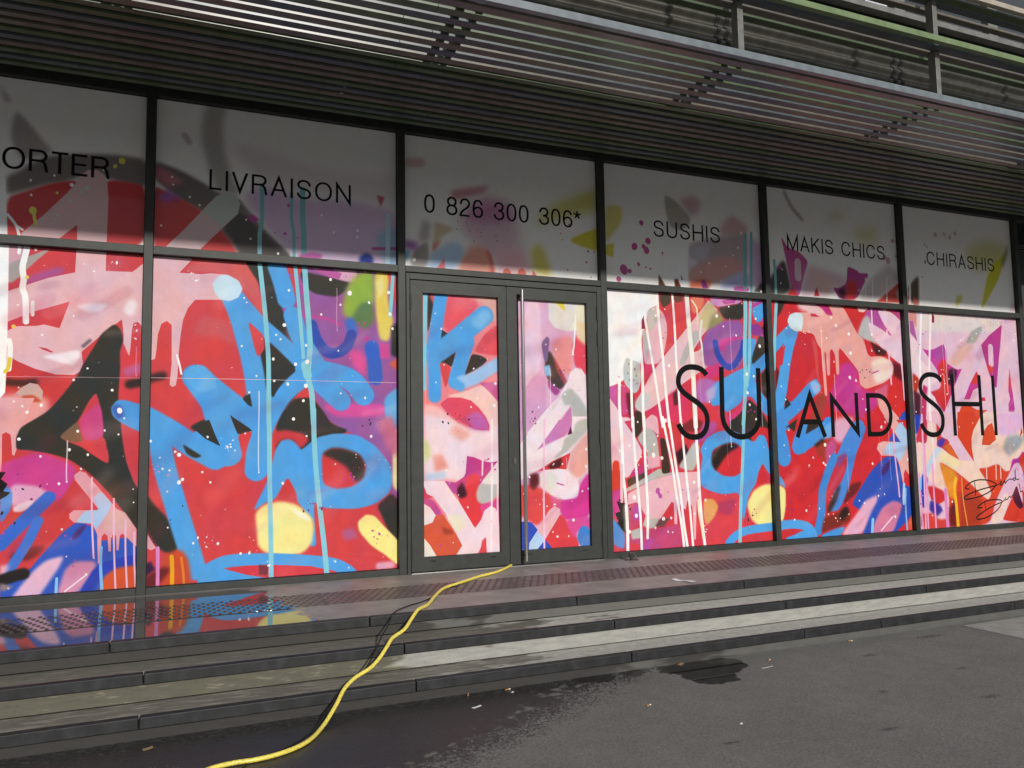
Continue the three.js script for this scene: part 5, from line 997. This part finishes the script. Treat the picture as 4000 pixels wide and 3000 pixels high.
// ---------------------------------------------------------------- shopfront
const keys = { '-1': 'A', 0: 'B', 1: 'C', 2: 'D', 3: 'E', 4: 'F' };
{
  const shop = thing('shopfront', 'glazed shopfront in dark frames covered with colourful graffiti print film', 'shopfront');
  const FZ = 0.008, BZ = -0.1, PZ = -0.055;
  const film = {};
  for (const k in keys) { const t = bayPrint(keys[k], mullX(+k)); film[k] = phys({ map: t, color: lin(0.93, 0.93, 0.93), roughness: 0.55, specularIntensity: 0.25, clearcoat: 0.14, clearcoatRoughness: 0.03 }); }
  function panel(name, k, x0, x1, y0, y1, parent, z = PZ, label) {
    const g = new THREE.BoxGeometry(x1 - x0, y1 - y0, 0.016); g.translate((x0 + x1) / 2, (y0 + y1) / 2, z - 0.008);
    const p = g.attributes.position, uv = g.attributes.uv;
    for (let i = 0; i < p.count; i++) uv.setXY(i, (p.getX(i) - mullX(k)) / BAY, p.getY(i) / 4.16);
    const m = mesh(name, g, film[k], parent); if (label) m.userData.label = label; return m;
  }
  // frame members
  for (let i = -2; i <= 6; i++) mesh('mullion', bx(mullX(i) - MUL / 2, mullX(i) + MUL / 2, LY, TOP + 0.3, BZ, FZ, 0.004), M.frame, shop);
  for (let i = -2; i <= 5; i++) {
    const a = mullX(i) + MUL / 2, b = mullX(i + 1) - MUL / 2;
    mesh('head_rail', bx(a, b, TOP, TOP + 0.28, BZ, FZ - 0.003, 0.004), M.frame, shop);
    if (i !== 1) { mesh('transom', bx(a, b, TR0, TR1, BZ, FZ - 0.002, 0.004), M.frame, shop); mesh('bottom_rail', bx(a, b, LY, 0, BZ, FZ - 0.002, 0.004), M.frame, shop); }
  }
  const up = { '-1': 'upper film with takeaway word over faded red and grey print', 0: 'upper film lettered LIVRAISON over faded purple print', 1: 'upper film with a phone number above the doors', 2: 'upper film lettered SUSHIS with pink splashes', 3: 'upper film lettered MAKIS CHICS', 4: 'upper film lettered CHIRASHIS' };
  const lo = { '-1': 'lower film with pink hand shapes and a black letter', 0: 'lower film with blue brush strokes on red', 2: 'lower film with white drips and the letters SU', 3: 'lower film with the word AND', 4: 'lower film with SHI and a black signature' };
  for (const ks in keys) {
    const k = +ks, a = mullX(k) + MUL / 2 - 0.01, b = mullX(k + 1) - MUL / 2 + 0.01;
    panel('window_panel', k, a, b, TR1 - 0.01, TOP + 0.01, shop, PZ, up[ks]);
    if (k !== 1) panel('window_panel', k, a, b, -0.01, TR0 + 0.01, shop, PZ, lo[ks]);
    // black glazing gaskets round each pane
    const gk = (y0, y1) => mesh('gasket', [bx(a, b, y1 - 0.014, y1 - 0.008, PZ, PZ + 0.012), bx(a, b, y0 + 0.008, y0 + 0.014, PZ, PZ + 0.012), bx(a + 0.008, a + 0.014, y0 + 0.014, y1 - 0.014, PZ, PZ + 0.012), bx(b - 0.014, b - 0.008, y0 + 0.014, y1 - 0.014, PZ, PZ + 0.012)], M.gasket, shop);
    gk(TR1 - 0.01, TOP + 0.01); if (k !== 1) gk(-0.01, TR0 + 0.01);
  }
  for (const k of [-2, 5]) { mesh('window_panel', bx(mullX(k) + 0.03, mullX(k + 1) - 0.03, -0.01, TR0 + 0.01, PZ - 0.016, PZ), M.pane, shop).userData.label = 'bare dark glass'; mesh('window_panel', bx(mullX(k) + 0.03, mullX(k + 1) - 0.03, TR1 - 0.01, TOP + 0.01, PZ - 0.016, PZ), M.pane, shop).userData.label = 'bare dark glass'; }
  mesh('backing_wall', bx(XL, XR, LY - 0.3, TOP + 0.6, -0.5, -0.3), M.black, shop);
  // door frame of the double door
  const a = mullX(1) + MUL / 2, b = mullX(2) - MUL / 2;
  mesh('transom', bx(a, b, 2.772, TR1, BZ, FZ - 0.002, 0.004), M.frame, shop);
  mesh('door_frame', [bx(a + 0.004, 2.014, LY, 2.762, BZ, FZ + 0.004, 0.003), bx(4.03, b - 0.004, LY, 2.762, BZ, FZ + 0.004, 0.003), bx(2.014, 4.03, 2.703, 2.762, BZ, FZ + 0.004, 0.003)], M.frame, shop);
  mesh('threshold', bx(2.014, 4.03, LY - 0.005, LY + 0.008, BZ, FZ + 0.02, 0.002), M.steel, shop);
  const leaf = (x0, x1, g0, g1, label) => {
    const y0 = -0.036, y1 = 2.694, q0 = 0.09, q1 = 2.58, z0 = -0.06, z1 = FZ + 0.002, t = 0.0012;
    const miter = (pts) => { const s = new THREE.Shape(pts.map(([x, y]) => new THREE.Vector2(x, y))); const g = new THREE.ExtrudeGeometry(s, { depth: z1 - z0 - 0.004, bevelEnabled: true, bevelSize: 0.0015, bevelThickness: 0.002, bevelSegments: 1 }); g.translate(0, 0, z0 + 0.002); return metric(g); };
    const l = mesh('door_leaf', [miter([[x0, y0], [g0, q0], [g0, q1 - t], [x0, y1 - t]]), miter([[x1, y0], [x1, y1 - t], [g1, q1 - t], [g1, q0]]), miter([[x0 + t, y1], [g0 + t, q1], [g1 - t, q1], [x1 - t, y1]]), miter([[x0 + t, y0], [x1 - t, y0], [g1 - t, q0], [g0 + t, q0]])], M.frame, shop);
    l.userData.label = label;
    panel('glass_panel', 1, g0 - 0.01, g1 + 0.01, q0 - 0.01, q1 + 0.01, l, -0.03);
    mesh('brush_strip', bx(x0 + 0.01, x1 - 0.01, LY + 0.009, y0 - 0.002, -0.03, -0.01), M.rubber, l);
    mesh('drain_slot', [bx(g0 + 0.06, g0 + 0.11, 0.048, 0.056, z1, z1 + 0.005), bx(g1 - 0.11, g1 - 0.06, 0.048, 0.056, z1, z1 + 0.005)], M.gasket, l);
    return l;
  };
  const L = leaf(2.02, 3.0, 2.14, 2.915, 'door leaf with blue strokes over pink print'), R = leaf(3.006, 4.024, 3.13, 3.905, 'door leaf with long steel pull bar');
  for (const [lf, x] of [[L, 2.019], [R, 4.025]]) for (const y of [2.485, 2.215, 1.19, 0.155]) {
    const h = []; for (const dy of [-0.05, 0, 0.05]) { const c = new THREE.CylinderGeometry(0.009, 0.009, 0.046, 10); c.translate(x, y + dy, FZ + 0.008); h.push(c.toNonIndexed()); }
    mesh('hinge', h, M.frame, lf);
  }
  mesh('weather_seal', bx(2.9985, 3.0075, -0.03, 2.69, -0.058, -0.02), M.rubber, L);
  // pull bar on the right leaf
  const bar = new THREE.CylinderGeometry(0.018, 0.018, 2.655, 20); bar.translate(3.14, 1.327, 0.09);
  const hd = mesh('pull_bar', metric(bar), M.steel, R);
  for (const y of [2.6, 0.05]) {
    const post = new THREE.CylinderGeometry(0.011, 0.011, 0.085, 12); post.rotateX(Math.PI / 2); post.translate(3.14, y, 0.05);
    const rose = new THREE.CylinderGeometry(0.024, 0.024, 0.008, 16); rose.rotateX(Math.PI / 2); rose.translate(3.14, y, FZ + 0.006);
    mesh('standoff', [metric(post), metric(rose)], M.dull, hd);
  }
  const esc = new THREE.CylinderGeometry(0.016, 0.016, 0.01, 16); esc.rotateX(Math.PI / 2); esc.scale(1, 2.1, 1); esc.translate(3.066, 0.966, FZ + 0.006);
  const key = new THREE.CylinderGeometry(0.009, 0.009, 0.016, 12); key.rotateX(Math.PI / 2); key.translate(3.066, 0.975, FZ + 0.008);
  const lock = mesh('lock_plate', metric(esc), M.dull, R); mesh('lock_cylinder', metric(key), M.steel, lock);
}

// ---------------------------------------------------------------- slatted sunshade over the shopfront
const postX = (i) => 1.8225 + 0.0275 + i * BAY;
{
  const sh = thing('slatted_sunshade', 'sunshade of long cream, green and blue grey metal slats above the shopfront', 'sunshade', [0, 0, 0]);
  const SY = 4.018, SH = 0.021, SD = 0.07, PITCH = 0.1092;
  const order = ['cream', 'green', 'blue', 'green', 'blue', 'cream', 'blue', 'cream', 'green', 'green', 'blue', 'cream', 'cream', 'green', 'blue', 'cream', 'green', 'blue', 'green'];
  const cuts = [XL, -1.6, 1.32, 5.6, 9.9, XR];
  const run = (col, y, h, z1, d, off = 0) => {
    const c = cuts.map((v, i) => (i && i < cuts.length - 1 ? v + off : v));
    for (let i = 0; i + 1 < c.length; i++) mesh('slat', bx(c[i] + 0.001, c[i + 1] - 0.001, y, y + h, z1 - d, z1, 0.002), M[col], sh);
  };
  order.forEach((c, k) => run(c, SY, SH, 2.489 - k * PITCH, k < 8 ? SD : 0.057, ((k * 37) % 11) * 0.06));
  run('litblue', SY + 0.004, 0.057, 2.56, 0.046);
  const shelf = (y, rows) => rows.forEach(([c, z, h]) => run(c, y, h, z, h > 0.03 ? 0.05 : 0.07, z));
  shelf(4.562, [['litgreen', 2.56, 0.052], ['blue', 2.476, 0.024], ['cream', 2.375, 0.024], ['green', 2.266, 0.024]]);
  shelf(5.05, [['litcream', 2.56, 0.048], ['green', 2.474, 0.024], ['blue', 2.39, 0.024], ['cream', 2.262, 0.024]]);
  shelf(5.54, [['litblue', 2.56, 0.05], ['cream', 2.476, 0.024], ['green', 2.375, 0.024], ['blue', 2.266, 0.024]]);
  for (let i = -3; i <= 5; i++) {
    const x = postX(i);
    for (const [y0, y1] of [[SY + SH + 0.003, 4.56], [4.588, 5.048], [5.076, 5.538]])
      mesh('post', bx(x - 0.0275, x + 0.0275, y0, y1, 2.345, 2.42, 0.002), M.postgrey, sh);
    mesh('bracket_arm', bx(x - 0.16, x - 0.105, SY + SH + 0.002, SY + SH + 0.052, 1.6, 2.512, 0.002), M.dark, sh);
    mesh('bracket_arm', bx(x - 0.02, x + 0.02, SY + SH + 0.002, SY + SH + 0.062, 1.6, 2.34, 0.002), M.dark, sh);
  }
}

// ---------------------------------------------------------------- upper storey behind the sunshade
{
  const up = thing('upper_storey', 'dark corrugated metal wall with a window band behind the slatted sunshade', 'wall');
  // corrugated sheets, one bay long each
  const prof = (y0, y1) => { const p = []; const n = Math.round((y1 - y0) / 0.0095); for (let i = 0; i <= n; i++) { const y = y0 + (y1 - y0) * i / n; p.push([y, 1.6 - 0.02 + 0.02 * Math.cos((y - 4.85) / 0.112 * 2 * Math.PI)]); } return p; };
  const sheet = (x0, x1, y0, y1) => {
    const pr = prof(y0, y1), pos = [], idx = [], uv = [];
    for (const [y, z] of pr) for (const x of [x0, x1]) { pos.push(x, y, z); uv.push(x, y); }
    const n = pr.length; for (const [y, z] of pr) for (const x of [x0, x1]) { pos.push(x, y, z - 0.004); uv.push(x, y); }
    for (let i = 0; i + 1 < n; i++) { const a = 2 * i; idx.push(a, a + 1, a + 3, a, a + 3, a + 2); const b = 2 * n + 2 * i; idx.push(b, b + 3, b + 1, b, b + 2, b + 3); }
    const g = new THREE.BufferGeometry(); g.setAttribute('position', new THREE.Float32BufferAttribute(pos, 3)); g.setAttribute('uv', new THREE.Float32BufferAttribute(uv, 2)); g.setIndex(idx); g.computeVertexNormals(); return g;
  };
  for (let i = -3; i <= 5; i++) mesh('corrugated_sheet', sheet(postX(i) + 0.03 - 0.6, postX(i + 1) + 0.03 - 0.602, 4.05, 5.352), M.cladding, up);
  mesh('sun_blocker', bx(XL, XR, 4.042, 4.2, 1.604, 1.655, 0.003), M.dark, up);  // added beam that stops the sun reaching the inner slats
  mesh('wall', bx(XL, XR, 4.36, 9, 1.0, 1.56), M.black, up);
  mesh('ceiling', bx(XL, XR, 4.34, 4.5, -0.5, 1.56), M.black, up);
  mesh('wall', bx(XL, XR, 4.5, 9, -0.5, 0.98), M.black, up);
  mesh('window_sill', bx(XL, XR, 5.4, 5.462, 1.561, 1.66, 0.004), M.winframe, up);
  for (let i = -3; i <= 5; i++) {
    const x = mullX(i) + 0.4;
    for (const dx of [-0.05, 0.052]) {                               // paired dark strips standing for post shadows, following the corrugation
      const g = sheet(x - 0.02 + dx, x + 0.02 + dx, 4.6, 5.34); g.translate(0, 0, 0.008); mesh('shadow_strip', g, M.dark, up);
    }
    const wx = 6.66 + (i - 3) * 1.4;
    const fr = mesh('window', [bx(wx, wx + 0.15, 5.463, 6.9, 1.575, 1.63, 0.004), bx(wx + 0.151, wx + 1.398, 6.85, 6.9, 1.575, 1.63, 0.004)], M.winframe, up);
    mesh('pane', bx(wx + 0.15, wx + 1.4, 5.463, 6.85, 1.565, 1.585), M.pane, fr);
  }
  mesh('pale_plate', bx(6.3, 6.6, 5.466, 5.56, 1.587, 1.592), M.pale_plate, up);  // small pale sheet in front of the panes
}

// ---------------------------------------------------------------- unseen building added behind the viewer to shade the low sky
{
  const ob = thing('added_building', 'long pale stone building added out of view to block the low sky', 'building', [0, GY, 36]);
  const stone = std({ map: grime(256, 256, [150, 143, 130], 0.15, 0.1, 40), roughness: 0.9 });
  mesh('wall', bx(-60, 70, 0, 7.0, 0.15, 9), stone, ob); mesh('cornice', bx(-60.2, 70.2, 7.0, 7.35, -0.2, 9.2), stone, ob);
  const frameG = [bx(-0.6, -0.52, 0, 1.8, -0.02, 0.1), bx(0.52, 0.6, 0, 1.8, -0.02, 0.1), bx(-0.52, 0.52, 1.72, 1.8, -0.02, 0.1), bx(-0.52, 0.52, 0, 0.08, -0.02, 0.1), bx(-0.03, 0.03, 0.08, 1.72, 0, 0.08)];
  const fg = mergeGeometries(frameG), pg = bx(-0.52, 0.52, 0.08, 1.72, 0.05, 0.149);
  for (let i = 0; i < 40; i++) for (const y of [0.9, 4.2]) { const w = mesh('window', fg, M.winframe, ob); w.position.set(-57 + i * 3.2, y, 0); mesh('pane', pg, M.pane, w); }
}

// ---------------------------------------------------------------- loose things
function tube(pts, r, seg, rad) { const c = new THREE.CatmullRomCurve3(pts.map((p) => new THREE.Vector3(...p)), false, 'centripetal'); return new THREE.TubeGeometry(c, seg, r, rad); }
{
  const hp = [[3.06, -0.041, -0.085], [3.0, -0.041, 0.02], [2.715, -0.041, 0.35], [2.511, -0.041, 0.496], [2.292, -0.037, 0.71], [2.191, -0.037, 0.802], [2.032, -0.037, 0.949], [1.844, -0.037, 1.274], [1.699, -0.041, 1.56], [1.575, -0.038, 1.735], [1.501, -0.078, 1.829], [1.428, -0.118, 1.923], [1.329, -0.15, 1.992], [1.278, -0.182, 2.059], [1.204, -0.235, 2.139], [1.138, -0.27, 2.192], [1.03, -0.303, 2.249], [0.955, -0.336, 2.321], [0.885, -0.392, 2.426], [0.783, -0.455, 2.574], [0.66, -0.461, 2.773], [0.528, -0.461, 2.868], [0.392, -0.461, 2.903], [0.296, -0.461, 2.9], [0.191, -0.461, 2.924], [0.075, -0.461, 3.005], [-0.3, -0.461, 3.2], [-0.9, -0.461, 3.25]];
  const g = tube(hp, 0.012, 320, 12); const uv = g.attributes.uv; for (let i = 0; i < uv.count; i++) uv.setX(i, uv.getX(i) * 18);
  tag(mesh('garden_hose', g, M.hose, scene), 'yellow hose trailing from the door down the steps to the pavement', 'hose');
  const cp = [[3.0, -0.05, 0.0], [2.686, -0.05, 0.325], [2.541, -0.05, 0.4], [2.279, -0.046, 0.685], [2.158, -0.046, 0.86], [2.027, -0.046, 0.92], [1.9, -0.046, 1.14], [1.822, -0.048, 1.259], [1.703, -0.05, 1.389], [1.588, -0.05, 1.476], [1.43, -0.048, 1.669], [1.382, -0.058, 1.764], [1.337, -0.098, 1.846], [1.274, -0.14, 1.939], [1.199, -0.198, 2.066], [1.142, -0.25, 2.147], [1.08, -0.289, 2.212], [1.012, -0.31, 2.235], [0.932, -0.348, 2.3], [0.862, -0.4, 2.4], [0.765, -0.458, 2.52], [0.679, -0.47, 2.649], [0.574, -0.47, 2.765], [0.465, -0.47, 2.83], [0.376, -0.47, 2.86], [0.34, -0.47, 2.93], [0.3, -0.47, 3.03], [0.2, -0.47, 3.2], [-0.3, -0.47, 3.5]];
  tag(mesh('power_cable', tube(cp, 0.005, 260, 8), M.rubber, scene), 'thin black cable lying alongside the yellow hose on the steps', 'cable');
}
{
  const d = thing('door_stop', 'small black floor door stop standing on the landing beside the doors', 'door stop', [4.25, LY, 0.2], -0.35);
  mesh('base_plate', bx(-0.065, 0.065, 0, 0.008, -0.03, 0.03, 0.002), M.dull, d);
  mesh('bracket', bx(-0.018, 0.05, 0.008, 0.045, -0.02, 0.02, 0.005), M.dull, d);
  const c = new THREE.CylinderGeometry(0.03, 0.03, 0.06, 20); c.rotateX(Math.PI / 2); c.translate(0.0, 0.052, 0.008); const cyl = mesh('bumper_housing', metric(c), M.dull, d);
  const r = new THREE.CylinderGeometry(0.022, 0.022, 0.012, 18); r.rotateX(Math.PI / 2); r.translate(0, 0.052, 0.042); mesh('rubber_bumper', metric(r), M.rubber, cyl);
}
{
  const white = std({ color: lin(0.75, 0.75, 0.74), roughness: 0.8 }), tan = std({ color: lin(0.45, 0.2, 0.06), roughness: 0.8 }), leafm = std({ color: lin(0.3, 0.2, 0.1), roughness: 0.9 });
  const strip = (w, l, curl) => { const g = new THREE.BoxGeometry(l, 0.0012, w, 12, 1, 2); const p = g.attributes.position; for (let i = 0; i < p.count; i++) p.setY(i, p.getY(i) + curl * Math.pow(p.getX(i) / l * 2, 2) + 0.003 * Math.sin(p.getX(i) * 40)); g.computeVertexNormals(); return metric(g); };
  const ps = mesh('paper_strip', strip(0.06, 0.2, 0.004), white, scene); ps.position.set(3.96, LY + 0.004, 1.5); ps.rotation.y = -1.15; tag(ps, 'curled white paper strip lying on the landing in front of the nosing', 'paper');
  const butt = (x, z, turn, label) => {
    const t = thing('cigarette_butt', label, 'cigarette butt', [x, GY + 0.0045, z], turn, 'cigarette butts dropped on the pavement');
    const f = new THREE.CylinderGeometry(0.0042, 0.0042, 0.026, 8); f.rotateZ(Math.PI / 2); mesh('filter', metric(f), tan, t);
    const s = new THREE.CylinderGeometry(0.0041, 0.0036, 0.012, 8); s.rotateZ(Math.PI / 2); s.translate(0.019, 0, 0); mesh('paper_stub', metric(s), white, t);
  };
  butt(1.73, 2.335, 1.2, 'orange cigarette butt on wet asphalt close under the bottom step'); butt(1.994, 2.34, 0.1, 'orange cigarette butt at the riser foot between wet patches');
  butt(2.634, 3.006, 0.3, 'orange cigarette butt alone on dry asphalt'); butt(4.912, 2.345, -0.2, 'orange cigarette butt against the dry riser beyond the big puddle'); butt(3.961, 2.521, 0.5, 'orange cigarette butt on dry asphalt beside the big puddle');
  const scrap = (x, z, w, l, turn, label, mat) => { const m = mesh(mat === leafm ? 'dry_leaf' : 'paper_scrap', strip(w, l, 0.002), mat, scene); m.position.set(x, GY + 0.003, z); m.rotation.y = turn; tag(m, label, mat === leafm ? 'leaf' : 'paper scrap'); };
  scrap(1.697, 2.58, 0.02, 0.06, 0.1, 'white paper scrap on the dark wet asphalt', white); scrap(2.004, 2.405, 0.015, 0.02, 0.4, 'tiny white paper scrap near the bottom riser', white); scrap(2.924, 3.5, 0.014, 0.02, 0.5, 'tiny white paper scrap on open dry asphalt', white);
  scrap(3.831, 2.657, 0.006, 0.09, -0.1, 'thin pale paper sliver next to the big puddle', white); scrap(3.339, 2.325, 0.03, 0.05, 0.4, 'brown dry leaf in the puddle by the riser', leafm); scrap(-0.109, 2.466, 0.03, 0.05, 0.2, 'brown dry leaf on the gritty asphalt under the steps', leafm);
  const slab = mesh('concrete_slab', bx(6.16, 7.4, GY - 0.05, GY + 0.005, 2.36, 2.9, 0.004), std({ map: grime(256, 128, [150, 148, 142], 0.12, 0.12, 30), roughness: 0.85 }), scene);
  tag(slab, 'pale concrete slab let into the asphalt under the steps', 'slab');
}
scene.traverse((o) => { if (o.isMesh) o.castShadow = o.receiveShadow = true; });
renderer.render(scene, camera);
